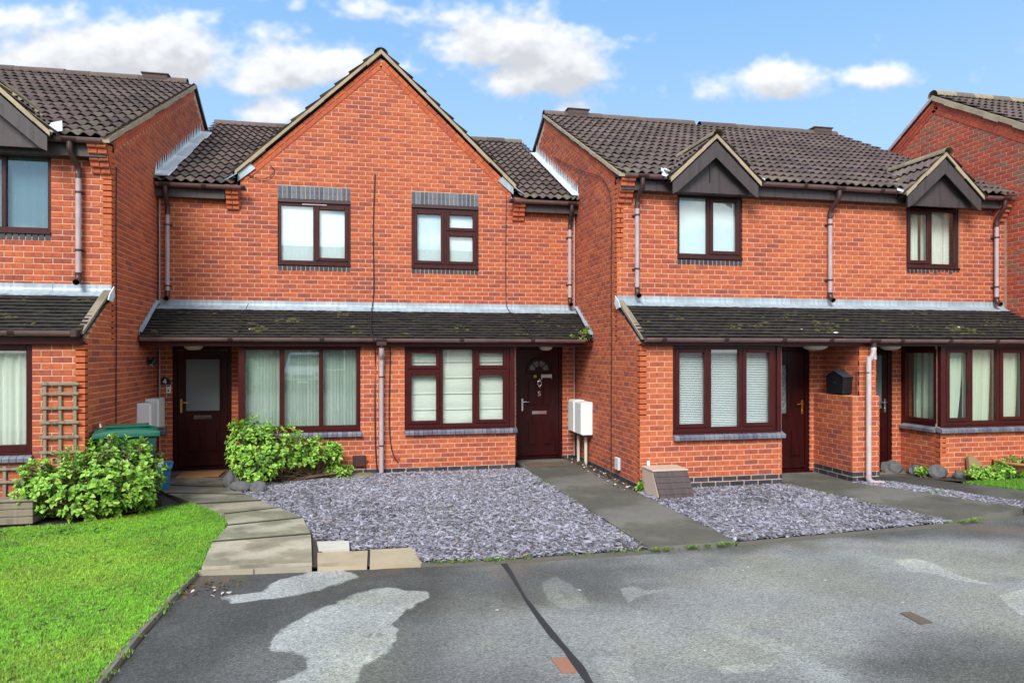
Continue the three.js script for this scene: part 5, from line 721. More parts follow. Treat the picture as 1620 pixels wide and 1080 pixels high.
const chip = (() => { const o = [], n = 7, a = [], b = []; for (let i = 0; i < n; i++) { const t = i / n * 6.283, k = [1, 0.8, 1.1, 0.75, 0.95, 1.05, 0.85][i]; a.push(V(Math.cos(t) * k, 0.12, Math.sin(t) * 0.55 * k)); b.push(V(Math.cos(t) * k * 1.08, -0.12, Math.sin(t) * 0.58 * k)); } for (let i = 0; i < n; i++) { const j = (i + 1) % n; o.push(V(0, 0.13, 0), a[j], a[i], a[i], a[j], b[j], a[i], b[j], b[i]); } return tris(o); })();
const slateM = std('slate', [1, 1, 1], { map: grain, roughness: 0.62 });
const beds = [[[[-1.86, 0.9], [2.6, 0.9], [2.67, 3.2], [2.72, 5.77], [1.3, 5.81], [0.53, 5.74], [0.5, 5.25], [-0.1, 5.2], [-0.13, 4.87], [-0.47, 4.78], [-0.52, 4.62], [-0.66, 3.85], [-0.98, 3.25], [-1.26, 2.75], [-1.5, 2.3], [-1.74, 1.75]], 'large bed of blue grey slate chippings in front of the middle houses'],
  [[[3.72, 3.04], [6.02, 3.04], [6.57, 5.47], [3.73, 5.7], [3.69, 3.9]], 'bed of slate chippings below the window with the slatted blinds'], [[[7.05, 3.13], [7.62, 3.1], [7.76, 3.3], [8.38, 5.0], [7.98, 5.1], [7.33, 3.62]], 'narrow strip of slate chippings between the two right paths']];
beds.forEach(([p, label], k) => {
  const r = rng(40 + k); struct('bed_base', poly(k ? p : [[-1.9, 0.88], [2.62, 0.88], [2.75, 5.8], [1.3, 5.82], [-0.44, 5.7], [-0.53, 4.62], [-1.02, 3.2], [-1.75, 1.8]], -0.022), std('slate_dust', [0.05, 0.048, 0.056], { map: speck, roughness: 1 }));
  const pts = fill(p, 3900, r), rr = pts.map(() => [r(), r(), r(), r(), r(), r()]);
  scene.add(scatter('slate_chippings', label, 'slate chippings', chip, slateM, pts, (i, q) => { const w = 0.3 + 1.35 * Math.pow(rr[i][0], 1.3) + 0.55 * (fbm(q[0] * 0.8, q[2] * 0.8, 91, 3) - 0.5), b = rr[i][5] < 0.08; return b ? [0.22 * w, 0.18 * w, 0.155 * w] : [0.3 * w, 0.293 * w, 0.345 * w]; }, (o, q, i) => { const s = 0.009 + 0.017 * rr[i][1] * rr[i][1] + 0.005 * rr[i][3]; o.position.y = -0.012 + rr[i][2] * 0.026; o.scale.set(s * (1 + rr[i][3] * 0.9), s * 0.85, s * 1.1); o.rotation.set((rr[i][3] - 0.5) * 0.6, rr[i][4] * 6.283, (rr[i][5] - 0.5) * 0.6); }));
});
const blade = (n, seed, w, bend) => { const r = rng(seed), o = []; for (let i = 0; i < n; i++) { const a = r() * 6.283, c = Math.cos(a), s = Math.sin(a), h = 0.5 + r() * 0.6, l = bend * (0.3 + r()), x = (r() - 0.5) * 0.9, z = (r() - 0.5) * 0.9, ww = w * (0.7 + r() * 0.6); const p = (t, k) => V(x + c * l * t * t - s * k * ww, h * t * (1 - 0.25 * t), z + s * l * t * t + c * k * ww); o.push(p(0, -1), p(0, 1), p(0.55, 0.7), p(0, -1), p(0.55, 0.7), p(0.55, -0.7), p(0.55, -0.7), p(0.55, 0.7), p(1, 0)); } return tris(o); };
const leafMat = (c, name) => { const m = new THREE.MeshPhysicalMaterial({ color: new THREE.Color().setRGB(...c), roughness: 0.55, transmission: 0.3, thickness: 0, side: THREE.DoubleSide }); m.name = name; return m; };
{
  const lawn = [[-7.5, 3.75], [-4, 3.62], [-3.2, 3.6], [-2.5, 2.95], [-2.12, 2.75], [-1.78, 3.3], [-1.55, 3.9], [-1.5, 4.75], [-1.46, 5.6], [-1.5, 6.3], [-1.54, 7.0], [-1.55, 8.2], [-1.55, 11], [-7.5, 11]];
  const g = poly(lawn, -0.005); struct('lawn', g, std('turf', [0.075, 0.1, 0.025], { map: speck, roughness: 1 }), 'left lawn');
  const r = rng(61), near = lawn.filter(() => true), pts = fill([[-5.2, 3.7], [-3.2, 3.55], [-2.45, 3.1], [-2.12, 2.75], [-1.74, 3.3], [-1.5, 3.9], [-1.45, 4.75], [-1.42, 5.6], [-1.49, 6.3], [-1.525, 7.0], [-1.54, 8.7], [-3.2, 8.7], [-5.2, 5.2]], 2600, r), q = pts.map(() => [r(), r(), r()]);
  scene.add(scatter('grass', 'bright green lawn grass on the left beside the asphalt', 'grass', blade(9, 3, 0.055, 0.55), leafMat([1, 1, 1], 'grass_blade'), pts, (i, p) => { const n = fbm(p[0] * 2.2, p[2] * 2.2, 95, 4), y = 0.45 * step(0.5, 0.74, fbm(p[0] * 1.4 + 5, p[2] * 2.6, 97, 5)), w = 0.55 + 0.6 * n + q[i][0] * 0.6, d = q[i][1] < 0.03 ? 1 : 0; return d ? [0.3, 0.24, 0.1] : [mix(0.2, 0.34, y) * w, mix(0.44, 0.45, y) * w, mix(0.024, 0.045, y) * w]; }, (o, p, i) => { const edge = Math.max(0, 1 - Math.abs(p[0] + 2.1) / 0.5) * Math.max(0, 1 - Math.abs(p[2] - 3.05) / 0.6), s = 0.028 + 0.02 * q[i][0] + 0.012 * vn(p[0] * 3, p[2] * 3, 4) + 0.05 * edge * q[i][2]; o.position.y = -0.008; o.scale.set(0.045, s, 0.045); o.rotation.y = q[i][1] * 6.283; o.rotation.x = (q[i][2] - 0.5) * 0.5; }));
  { const re = rng(66), ep = [], E = [[-2.5, 3.05], [-2.12, 2.75], [-1.76, 3.3], [-1.53, 3.9], [-1.48, 4.75], [-1.47, 5.55]]; for (let i = 0; i < 1100; i++) { const t = re() * (E.length - 1), k = Math.floor(t), f = t - k; ep.push([mix(E[k][0], E[k + 1][0], f) + (re() - 0.6) * 0.1, -0.01, mix(E[k][1], E[k + 1][1], f) + (re() - 0.5) * 0.06]); } const qe = ep.map(() => [re(), re(), re()]);
    scene.add(scatter('grass', 'longer ragged grass along the edge of the left lawn', 'grass', blade(9, 8, 0.05, 0.8), leafMat([1, 1, 1], 'grass_blade'), ep, (i) => { const w = 0.55 + 0.7 * qe[i][0]; return [0.18 * w, 0.42 * w, 0.025 * w]; }, (o, p, i) => { o.scale.set(0.05, 0.035 + 0.045 * qe[i][1] * qe[i][2], 0.05); o.rotation.y = qe[i][0] * 6.283; o.rotation.z = (qe[i][2] - 0.5) * 0.6; }));
    const cp = [], rc = rng(67); for (let k = 0; k < 46; k++) { const cx = -4.2 + rc() * 2.8, cz = 3.9 + rc() * 4.6, m = 6 + Math.floor(rc() * 16); for (let i = 0; i < m; i++) { const x = cx + (rc() - 0.5) * 0.22, z = cz + (rc() - 0.5) * 0.22; if (x < -1.6) cp.push([x, 0.018, z]); } } const qc = cp.map(() => [rc(), rc(), rc()]);
    scene.add(scatter('clover', 'patches of broad leaved clover in the left lawn', 'clover', leafGeo(1, 0.45, 0.2), leafMat([1, 1, 1], 'clover_leaf'), cp, (i) => { const w = 0.6 + 0.6 * qc[i][0]; return [0.16 * w, 0.38 * w, 0.07 * w]; }, (o, p, i) => { o.scale.setScalar(0.02 + 0.03 * qc[i][1]); o.rotation.set(-0.5 * qc[i][2], qc[i][0] * 6.283, 0); })); }
  const lawn2 = [[8.62, 3.55], [8.75, 3.5], [9.2, 3.4], [10.9, 3.35], [12.5, 3.4], [12.5, 4.3], [9.4, 4.82]], r2 = rng(62); struct('lawn_right', poly(lawn2, 0.0), std('turf_right', [0.075, 0.1, 0.025], { map: speck, roughness: 1 }));
  const p2 = fill(lawn2, 2000, r2), q2 = p2.map(() => [r2(), r2(), r2()]); scene.add(scatter('grass', 'small patch of lawn grass by the far right path', 'grass', blade(9, 4, 0.055, 0.55), leafMat([1, 1, 1], 'grass_blade'), p2, (i) => [0.15 * (0.7 + q2[i][0] * 0.6), 0.36 * (0.7 + q2[i][0] * 0.6), 0.024], (o, p, i) => { o.scale.set(0.045, 0.03 + 0.02 * q2[i][0], 0.045); o.rotation.y = q2[i][1] * 6.283; }));
  // weeds and moss along the edges of paths and kerbs
  const lines = [[[2.62, 1.0], [2.68, 3.2], [2.75, 5.78], 260], [[0.5, 5.78], [1.3, 5.84], [2.74, 5.81], 110], [[2.76, 5.82], [3.3, 5.8], [3.71, 5.77], 90], [[6.05, 3.1], [6.3, 4.3], [6.6, 5.5], 260], [[6.4, 5.45], [6.65, 5.5], [7.0, 5.45], 60], [[-1.5, 8.2], [-1.48, 7], [-1.4, 5.7], 50], [[3.6, 0.3], [3.65, 1.6], [3.7, 3.0], 24]], wp = [], r3 = rng(63);
  for (const [a, b, c, n] of lines) for (let i = 0; i < n; i++) { const t = r3(), A = t < 0.5 ? a : b, B = t < 0.5 ? b : c, k = (t * 2) % 1; if (fbm(t * 9, n, 3, 2) < 0.42) continue; wp.push([mix(A[0], B[0], k) + (r3() - 0.5) * 0.05, -0.01, mix(A[1], B[1], k) + (r3() - 0.5) * 0.05]); }
  for (let i = 0; i < 26; i++) wp.push([0.95 + (r3() - 0.5) * 0.4, 0.0, 3.6 + (r3() - 0.5) * 0.3]); for (let i = 0; i < 26; i++) wp.push([7.72 + (r3() - 0.5) * 0.3, 0.0, 4.1 + (r3() - 0.5) * 0.3]);
  const q3 = wp.map(() => [r3(), r3(), r3()]); scene.add(scatter('path_weeds', 'thin weeds and moss growing along the path edges', 'weeds', blade(7, 9, 0.07, 0.9), leafMat([1, 1, 1], 'weed_blade'), wp, (i) => { const w = 0.5 + q3[i][0] * 0.8; return [0.17 * w, 0.3 * w, 0.03 * w]; }, (o, p, i) => { o.scale.set(0.05, 0.015 + 0.03 * q3[i][0], 0.05); o.rotation.y = q3[i][1] * 6.283; }));
  const dp = [], r4 = rng(64); for (let i = 0; i < 420; i++) dp.push([3.52 + r4() * 0.26, 0.012, 0.1 + r4() * 2.95]); for (let i = 0; i < 60; i++) dp.push([-1.25 + (r4() - 0.5) * 0.5, -0.034, 5.85 + r4() * 0.4]);
  const q4 = dp.map(() => [r4(), r4(), r4()]); scene.add(scatter('leaf_litter', 'brown leaf litter and bits on the earth by the side wall', 'leaf litter', chip, std('litter', [1, 1, 1], { roughness: 1 }), dp, (i) => q4[i][0] < 0.12 ? [0.5, 0.46, 0.4] : q4[i][0] < 0.5 ? [0.12, 0.06, 0.035] : [0.07, 0.05, 0.04], (o, p, i) => { const s = 0.012 + 0.02 * q4[i][1]; o.scale.set(s, s * 0.5, s); o.rotation.set(q4[i][2] - 0.5, q4[i][1] * 40, q4[i][0] - 0.5); }));
  const wpts = [[3.1, -0.036, 6.4], [3.35, -0.036, 6.5], [2.55, -0.036, 6.95], [3.9, -0.036, 6.9], [4.6, -0.036, 7.1], [1.75, -0.036, 6.7], [2.9, -0.036, 7.6], [4.15, -0.036, 7.5], [0.2, -0.036, 6.9], [-0.5, -0.036, 6.1], [3.45, -0.036, 6.42], [4.9, -0.036, 6.2], [2.2, -0.036, 8.0], [1.0, -0.036, 7.0]], q5 = wpts.map(() => [r4(), r4()]); scene.add(scatter('petals', 'scattered small pale petals on the asphalt', 'petals', chip, std('petal', [1, 1, 1], { roughness: 0.9 }), wpts, () => [0.6, 0.58, 0.54], (o, p, i) => { const s = 0.009 + 0.008 * q5[i][0]; o.scale.set(s, s * 0.3, s); o.rotation.y = q5[i][1] * 6; }));
}
function leafGeo(L, W, fold) { const o = [], N = 4, c = [], e = [[], []]; for (let i = 0; i <= N; i++) { const t = i / N, w = W * Math.sin(Math.PI * Math.pow(t, 0.8)) * (t < 1 ? 1 : 0) + 0.001, y = 0.1 * L * Math.sin(t * 2.6) - 0.18 * L * t * t; c.push(V(0, y, L * t)); for (const s of [0, 1]) e[s].push(V((s ? 1 : -1) * w, y + fold * w, L * (t * 0.97 + 0.02))); } for (let i = 0; i < N; i++) for (const s of [0, 1]) { const q = [c[i], e[s][i], e[s][i + 1], c[i + 1]]; o.push(q[0], s ? q[2] : q[1], s ? q[1] : q[2], q[0], s ? q[3] : q[2], s ? q[2] : q[3]); } return tris(o); }
const LG = [leafGeo(1, 0.31, 0.35), leafGeo(1, 0.37, 0.2)];
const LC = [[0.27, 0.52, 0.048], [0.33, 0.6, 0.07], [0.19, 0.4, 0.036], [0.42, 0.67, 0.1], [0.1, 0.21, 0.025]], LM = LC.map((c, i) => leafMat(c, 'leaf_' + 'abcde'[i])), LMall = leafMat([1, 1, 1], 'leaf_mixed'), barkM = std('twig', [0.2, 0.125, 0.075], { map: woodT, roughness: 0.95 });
function bush(name, label, base, vols, roots, n, seed, leafSize, opt = {}) {
  const t = thing(name, label, opt.category ?? 'bush', base, opt.group), r = rng(seed), leaves = [], stems = [], tot = vols.reduce((s, v) => s + v[6] ?? 1, 0);
  for (let i = 0; i < n; i++) {
    const v = vols[Math.floor(r() * vols.length)], a = r() * 6.283, cz = r() * 2 - 1, k = Math.pow(r(), 0.35), s = Math.sqrt(1 - cz * cz);
    const d = V(Math.cos(a) * s, cz, Math.sin(a) * s), p = V(v[0] + d.x * v[3] * k, v[1] + d.y * v[4] * k, v[2] + d.z * v[5] * k);
    p.addScaledVector(d, (fbm(p.x * 5, p.y * 5 + p.z * 3, seed, 2) - 0.5) * 0.16); if (p.y < 0.05) p.y = 0.05 + r() * 0.1;
    if (opt.xMin !== undefined && p.x < opt.xMin) continue; if (opt.zMin !== undefined && p.z < opt.zMin) continue;
    const dir = V(d.x * 0.8, 0.55 + d.y * 0.5, d.z * 0.8).normalize(), root = roots[Math.floor(r() * roots.length)];
    if (i % (opt.stemStep ?? 2) === 0) stems.push(tube([[root[0] + (r() - 0.5) * 0.15, opt.y0 ?? 0, root[1] + (r() - 0.5) * 0.12], [mix(root[0], p.x, 0.35) + (r() - 0.5) * 0.06, mix(opt.y0 ?? 0, p.y, 0.45), mix(root[1], p.z, 0.35)], [mix(root[0], p.x, 0.8), mix(opt.y0 ?? 0, p.y, 0.85), mix(root[1], p.z, 0.8)], [p.x, p.y, p.z]], 0.005 + r() * 0.005, 4, 8));
    const side = V(0, 1, 0).cross(dir).normalize(), fw = dir.clone().cross(side), m = 5 + Math.floor(r() * 3), ph = r() * 6.28;
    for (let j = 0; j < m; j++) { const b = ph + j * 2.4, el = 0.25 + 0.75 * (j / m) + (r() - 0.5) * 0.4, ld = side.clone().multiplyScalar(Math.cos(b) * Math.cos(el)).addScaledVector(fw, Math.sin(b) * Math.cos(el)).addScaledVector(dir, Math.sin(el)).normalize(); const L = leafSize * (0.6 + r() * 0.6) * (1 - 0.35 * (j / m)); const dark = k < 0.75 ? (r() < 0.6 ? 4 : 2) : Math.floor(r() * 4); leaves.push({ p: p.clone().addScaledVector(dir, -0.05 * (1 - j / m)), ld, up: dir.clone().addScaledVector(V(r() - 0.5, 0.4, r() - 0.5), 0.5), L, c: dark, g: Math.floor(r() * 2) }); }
  }
  if (stems.length) part(t, 'stem', stems, barkM);
  const M4 = new THREE.Matrix4(), put = (o, l) => { const z = l.ld, x = l.up.clone().cross(z).normalize(), y = z.clone().cross(x); M4.makeBasis(x, y, z); o.quaternion.setFromRotationMatrix(M4); o.position.copy(l.p).sub(t.position); o.scale.setScalar(l.L); };
  leaves.forEach((l) => { l.d = l.p.distanceTo(EYE) - l.L * 2; }); leaves.sort((a, b) => a.d - b.d);
  const own = opt.own ?? 300; for (const l of leaves.slice(0, own)) { const m = new THREE.Mesh(LG[l.g], LM[l.c]); m.name = 'leaf'; m.castShadow = m.receiveShadow = true; put(m, l); t.add(m); }
  const rest = leaves.slice(own); if (rest.length) { const im = new THREE.InstancedMesh(LG[0], LMall, rest.length), o = new THREE.Object3D(), c = new THREE.Color(); rest.forEach((l, i) => { put(o, l); o.updateMatrix(); im.setMatrixAt(i, o.matrix); c.setRGB(...LC[l.c]); im.setColorAt(i, c); }); im.name = 'leaf'; im.userData = { kind: 'stuff' }; im.castShadow = im.receiveShadow = true; t.add(im); }
  return t;
}
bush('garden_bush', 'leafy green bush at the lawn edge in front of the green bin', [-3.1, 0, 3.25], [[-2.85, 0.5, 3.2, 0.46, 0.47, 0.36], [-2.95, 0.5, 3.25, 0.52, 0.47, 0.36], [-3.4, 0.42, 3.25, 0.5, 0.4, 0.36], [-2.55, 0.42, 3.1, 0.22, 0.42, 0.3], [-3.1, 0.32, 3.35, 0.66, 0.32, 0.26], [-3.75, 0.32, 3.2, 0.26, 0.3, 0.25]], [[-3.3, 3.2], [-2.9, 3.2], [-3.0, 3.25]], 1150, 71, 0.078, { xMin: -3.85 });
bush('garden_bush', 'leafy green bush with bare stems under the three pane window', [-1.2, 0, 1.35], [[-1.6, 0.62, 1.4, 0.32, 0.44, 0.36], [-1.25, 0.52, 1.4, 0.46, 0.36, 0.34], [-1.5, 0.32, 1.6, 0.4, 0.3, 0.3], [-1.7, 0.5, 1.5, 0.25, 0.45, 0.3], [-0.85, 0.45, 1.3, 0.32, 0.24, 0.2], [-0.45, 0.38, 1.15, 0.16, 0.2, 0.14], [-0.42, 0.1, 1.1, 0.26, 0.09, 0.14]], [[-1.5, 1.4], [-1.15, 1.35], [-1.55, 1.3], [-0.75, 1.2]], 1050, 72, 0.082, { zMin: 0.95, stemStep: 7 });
const rockGeo = (x, y, z, sx, sy, sz, seed) => { const g = new THREE.IcosahedronGeometry(1, 2), p = g.attributes.position; for (let i = 0; i < p.count; i++) { const v = V(p.getX(i), p.getY(i), p.getZ(i)), k = 0.6 + 0.75 * fbm(v.x * 1.6 + seed * 3 + 10, v.y * 1.6 + v.z * 1.9 + 10, seed, 3); p.setXYZ(i, v.x * k * sx, v.y * k * sy, v.z * k * sz); } g.computeVertexNormals(); g.translate(x, y, z); return triUV(flat(g), 2); };
single('rock', rockGeo(-1.84, 0.08, 1.62, 0.12, 0.16, 0.13, 1), M.rock, 'tallest grey rock at the left foot of the window bush', 'rock', 'rocks edging the window bush'); single('rock', rockGeo(-1.68, 0.05, 1.95, 0.15, 0.1, 0.11, 2), M.rock, 'flat dark rock at the corner of the slab path', 'rock', 'rocks edging the window bush'); single('rock', rockGeo(-1.42, 0.05, 2.02, 0.11, 0.09, 0.09, 3), M.rock, 'smaller pale rock at the front of the window bush', 'rock', 'rocks edging the window bush');
[[8.22, 2.62, 0.17, 0.15, 'large grey rock nearest the far right door'], [8.5, 2.78, 0.13, 0.12, 'rounded grey rock in the middle of the row by the bay'], [8.72, 2.98, 0.15, 0.12, 'brownish rock under the corner of the bay window'], [8.95, 3.18, 0.12, 0.08, 'low dark rock at the front of the planted bed']].forEach(([x, z, s, h, l], i) => single('rock', rockGeo(x, h * 0.5, z, s, h, s * 0.8, 5 + i), M.rock, l, 'rock', 'rocks edging the right bed'));
// front slabs lying loose in the slate
const bt = std('buff_slab', [0.46, 0.38, 0.26], { map: concT, roughness: 0.95 }), bw = std('white_slab', [0.58, 0.56, 0.5], { map: concT, roughness: 0.95 });
single('paving_slab', block([[-0.43, 5.25], [0.045, 5.27], [0.035, 5.77], [-0.4, 5.72]], -0.06, -0.004), bt, 'buff paving slab, left of the two at the asphalt edge', 'paving slab', 'loose paving slabs'); single('paving_slab', block([[0.07, 5.24], [0.49, 5.25], [0.53, 5.77], [0.06, 5.78]], -0.06, -0.006), bt, 'stained buff paving slab, right of the two at the asphalt edge', 'paving slab', 'loose paving slabs'); single('paving_slab', block([[-0.46, 4.86], [-0.14, 4.9], [-0.13, 5.2], [-0.42, 5.21]], -0.04, 0.004), bw, 'small white slab lying in the slate beside the path', 'paving slab', 'loose paving slabs'); single('stone_slab', block([[-0.36, 0.94], [0.12, 0.95], [0.14, 1.12], [-0.3, 1.14]], -0.02, 0.035), std('mossy_stone', [0.2, 0.19, 0.09], { map: concT }), 'mossy stone slab under the brown vent by the wall', 'stone slab');
single('brick_paver', block(zoomC([[530, 965], [605, 955], [658, 1028], [585, 1036]]), -0.06, -0.034), std('red_paver', [0.32, 0.15, 0.1], { map: concT }), 'single red brick set flush in the asphalt beside the dark joint', 'brick'); single('stopcock_cover', block(zoomB([[940, 742], [990, 735], [1100, 788], [1040, 797]]), -0.06, -0.033), std('rusty_cover', [0.15, 0.12, 0.085], { map: speck, roughness: 0.9 }), 'small rusty rectangular water cover set in the asphalt on the right', 'cover');
// ---------- wheelie bin ----------
{
  const t = thing('wheelie_bin', 'dark green wheelie bin with bright green lid behind the left bush', 'bin', [0, 0, 0]), g1 = std('bin_green', [0.012, 0.06, 0.045], { roughness: 0.45 }), g2 = std('bin_lid_green', [0.006, 0.1, 0.062], { roughness: 0.35 });
  const taper = (x0, x1, z0, z1, y0, y1, k) => { const b = [[-1, -1], [1, -1], [1, 1], [-1, 1]], o = [], P = (i, top) => { const f = top ? 1 : k; return V((b[i][0] < 0 ? x0 : x1) * f, top ? y1 : y0, (b[i][1] < 0 ? z0 : z1) * f); }; for (let i = 0; i < 4; i++) { const j = (i + 1) % 4; o.push(P(j, 0), P(i, 0), P(i, 1), P(j, 0), P(i, 1), P(j, 1)); } return tris(o); };
  part(t, 'body', [taper(-0.27, 0.27, -0.33, 0.34, 0.08, 0.94, 0.8), cbox(-0.29, 0.29, -0.35, 0.36, 0.9, 0.96, 0.012)], g1); const lidG = new THREE.BoxGeometry(0.6, 0.09, 0.76, 8, 2, 10), lp = lidG.attributes.position; for (let i = 0; i < lp.count; i++) { const x = lp.getX(i) / 0.3, z = lp.getZ(i) / 0.38; if (lp.getY(i) > 0.02) lp.setY(i, 0.075 - 0.035 * Math.pow(Math.abs(z), 3) - 0.03 * Math.pow(Math.abs(x), 3)); if (lp.getY(i) > 0.02) { lp.setX(i, lp.getX(i) * 0.93); lp.setZ(i, lp.getZ(i) * 0.94); } } lidG.computeVertexNormals(); lidG.translate(0, 1.0, 0.01); part(t, 'lid', [triUV(flat(lidG)), cbox(-0.2, 0.2, 1.07, 1.085, -0.25, 0.25, 0.006)], g2); part(t, 'handle', [rod([-0.25, 1.0, -0.44], [0.25, 1.0, -0.44], 0.018), cbox(-0.27, -0.21, 0.95, 1.02, -0.45, -0.34, 0.01), cbox(0.21, 0.27, 0.95, 1.02, -0.45, -0.34, 0.01)], M.black); part(t, 'lid_grip', tube([[-0.09, 1.07, 0.3], [-0.07, 1.1, 0.31], [0.07, 1.1, 0.31], [0.09, 1.07, 0.3]], 0.012, 8, 12), M.pipe);
  for (const s of [-1, 1]) part(t, 'wheel', [rod([s * 0.24, 0.1, -0.3], [s * 0.3, 0.1, -0.3], 0.1, 20), rod([s * 0.3, 0.1, -0.3], [s * 0.31, 0.1, -0.3], 0.05, 16)], M.black);
  t.rotation.y = -74 * Math.PI / 180; t.position.set(-2.87, -0.03, 2.7); t.scale.set(0.95, 0.97, 0.95);
  const c = thing('recycling_box', 'blue recycling box standing beside the left front door', 'box', [0, 0, 0]); part(c, 'box', [taper(-0.2, 0.2, -0.26, 0.26, 0.02, 0.34, 0.86), cbox(-0.18, 0.18, 0.02, 0.03, -0.22, 0.22), cbox(-0.22, 0.22, 0.31, 0.35, -0.28, -0.25, 0.008), cbox(-0.22, 0.22, 0.31, 0.35, 0.25, 0.28, 0.008), cbox(-0.22, -0.195, 0.31, 0.35, -0.25, 0.25, 0.008), cbox(0.195, 0.22, 0.31, 0.35, -0.25, 0.25, 0.008)], std('blue_plastic', [0.03, 0.17, 0.34], { roughness: 0.5 })); part(c, 'paper_bag', cbox(-0.12, 0.1, 0.1, 0.42, -0.16, 0.14, 0.05), M.white); c.position.set(-2.86, 0, 1.55); c.rotation.y = 0.2;
}
// ---------- trellis, planter, box cover ----------
function trellis(label, x0, x1, y0, y1, nv, ys, z) { const t = thing('trellis', label, 'trellis', [(x0 + x1) / 2, y0, z], 'trellis panels on the left house'); const r = rng(81); for (let i = 0; i < nv; i++) { const x = mix(x0 + 0.03, x1 - 0.03, i / (nv - 1)); part(t, 'lath', cbox(x - 0.018, x + 0.018, y0, y1, z, z + 0.018, 0.004), M.timber); } for (const y of ys) part(t, 'lath', cbox(x0 - 0.02, x1 + 0.02, y - 0.017, y + 0.017, z + 0.0185, z + 0.036, 0.004), M.timber); }
trellis('upright wooden trellis fixed to the brickwork right of the left window', -3.69, -3.31, 0.3, 1.58, 3, [1.555, 1.44, 1.27, 1.1, 0.93, 0.75, 0.56, 0.38], 3.035); trellis('low wooden trellis under the sill of the left window', -4.5, -3.66, 0.02, 0.6, 5, [0.57, 0.42, 0.22], 3.035);
{ const t = thing('planter', 'timber planter box on the ground at the left edge', 'planter', [-4.1, 0, 3.3]); for (let k = 0; k < 3; k++) { part(t, 'board', cbox(-4.7, -3.62, 0.005 + k * 0.085, 0.085 + k * 0.085, 3.42, 3.45, 0.006), M.timber); part(t, 'board', cbox(-3.65, -3.62, 0.005 + k * 0.085, 0.085 + k * 0.085, 3.12, 3.418, 0.006), M.timber); part(t, 'board', cbox(-4.7, -3.655, 0.005 + k * 0.085, 0.085 + k * 0.085, 3.09, 3.115, 0.006), M.timber); } part(t, 'soil', cbox(-4.7, -3.655, 0.02, 0.2, 3.118, 3.418), std('potting_soil', [0.05, 0.035, 0.025], { map: speck, roughness: 1 })); part(t, 'cap_board', cbox(-4.72, -3.6, 0.26, 0.285, 3.39, 3.47, 0.006), M.timber); }
{ const t = thing('meter_cover', 'brown sloping plastic cover with cream sides against the right front wall', 'box', [4.0, 0, 3.35]), br = std('brown_cover', [0.085, 0.058, 0.055], { map: woodT, roughness: 0.6 }), cr = std('cream_cover', [0.52, 0.4, 0.31], { roughness: 0.7 });
  const P = [[3.68, 0.0], [3.66, 0.055], [3.615, 0.12], [3.565, 0.19], [3.515, 0.26], [3.465, 0.33]]; for (let k = 0; k < 5; k++) { const a = P[k], b = P[k + 1]; part(t, 'board', prism([V(3.8, a[1] + 0.004, a[0]), V(3.8, b[1], b[0]), V(3.8, b[1], b[0] - 0.02), V(3.8, a[1] + 0.004, a[0] - 0.025)], V(0.49, 0, 0)), br); }
  for (const x of [3.795, 4.282]) part(t, 'side_panel', prism([V(x, -0.01, 3.1), V(x, -0.01, 3.66), V(x, 0.33, 3.45), V(x, 0.34, 3.1)], V(0.012, 0, 0)), cr); part(t, 'lid', cbox(3.785, 4.305, 0.33, 0.352, 3.08, 3.475, 0.006), cr); part(t, 'clip', cbox(3.86, 3.9, 0.352, 0.42, 3.1, 3.13, 0.006), M.white); }
// ---------- small things by the doors ----------
single('doormat', cbox(-2.78, -2.16, 0.02, 0.04, 0.32, 0.82, 0.004), M.coir, 'orange brown coir mat at the half glazed door', 'doormat'); single('doormat', cbox(2.72, 3.38, 0.012, 0.028, 0.5, 0.84, 0.004), std('brown_mat', [0.17, 0.11, 0.06], { map: speck, roughness: 1 }), 'worn brown mat at the door numbered 5', 'doormat'); single('doormat', cbox(7.75, 8.5, 0.014, 0.03, 2.32, 2.72, 0.004), std('tan_mat', [0.24, 0.17, 0.09], { map: speck, roughness: 1 }), 'tan mat at the far right door behind the pier', 'doormat');
{ const t = thing('house_sign', 'small black arched plaque with the number 4 beside the left door', 'sign', [-3.13, 1.46, 0]); const s = new THREE.Shape(); s.moveTo(-0.085, -0.05); s.lineTo(0.085, -0.05); s.absarc(0, -0.01, 0.08, 0, Math.PI, false); s.closePath(); const g = new THREE.ExtrudeGeometry(s, { depth: 0.012, bevelEnabled: false }); g.translate(-3.13, 1.46, 0.003); part(t, 'plate', triUV(g), M.black); part(t, 'number', digits('4', 0.075, -3.13, 1.462, 0.0155, 0.004), M.white); }
{ const t = thing('doorbell', 'white doorbell push below the number plaque', 'doorbell', [-3.075, 1.29, 0]); part(t, 'housing', cbox(-3.11, -3.04, 1.27, 1.4, 0.002, 0.02, 0.008), M.white); part(t, 'button', [rod([-3.075, 1.31, 0.02], [-3.075, 1.31, 0.026], 0.014, 14), cbox(-3.1, -3.05, 1.375, 1.395, 0.02, 0.022, 0.001)], M.black); }
{ const t = thing('security_lamp', 'small black security lamp on the left side wall by the porch', 'lamp', [-3.2, 1.8, 0.57]); part(t, 'bracket', [cbox(-3.238, -3.22, 1.76, 1.86, 0.53, 0.61, 0.006), rod([-3.22, 1.8, 0.57], [-3.16, 1.79, 0.57], 0.014)], M.black); part(t, 'lamp_head', [rod([-3.17, 1.74, 0.57], [-3.12, 1.84, 0.57], 0.05, 16, 0.035), rod([-3.125, 1.83, 0.57], [-3.118, 1.845, 0.57], 0.035, 16, 0.02)], M.black); part(t, 'lens', rod([-3.175, 1.732, 0.57], [-3.171, 1.74, 0.57], 0.042, 16), M.lamp); }
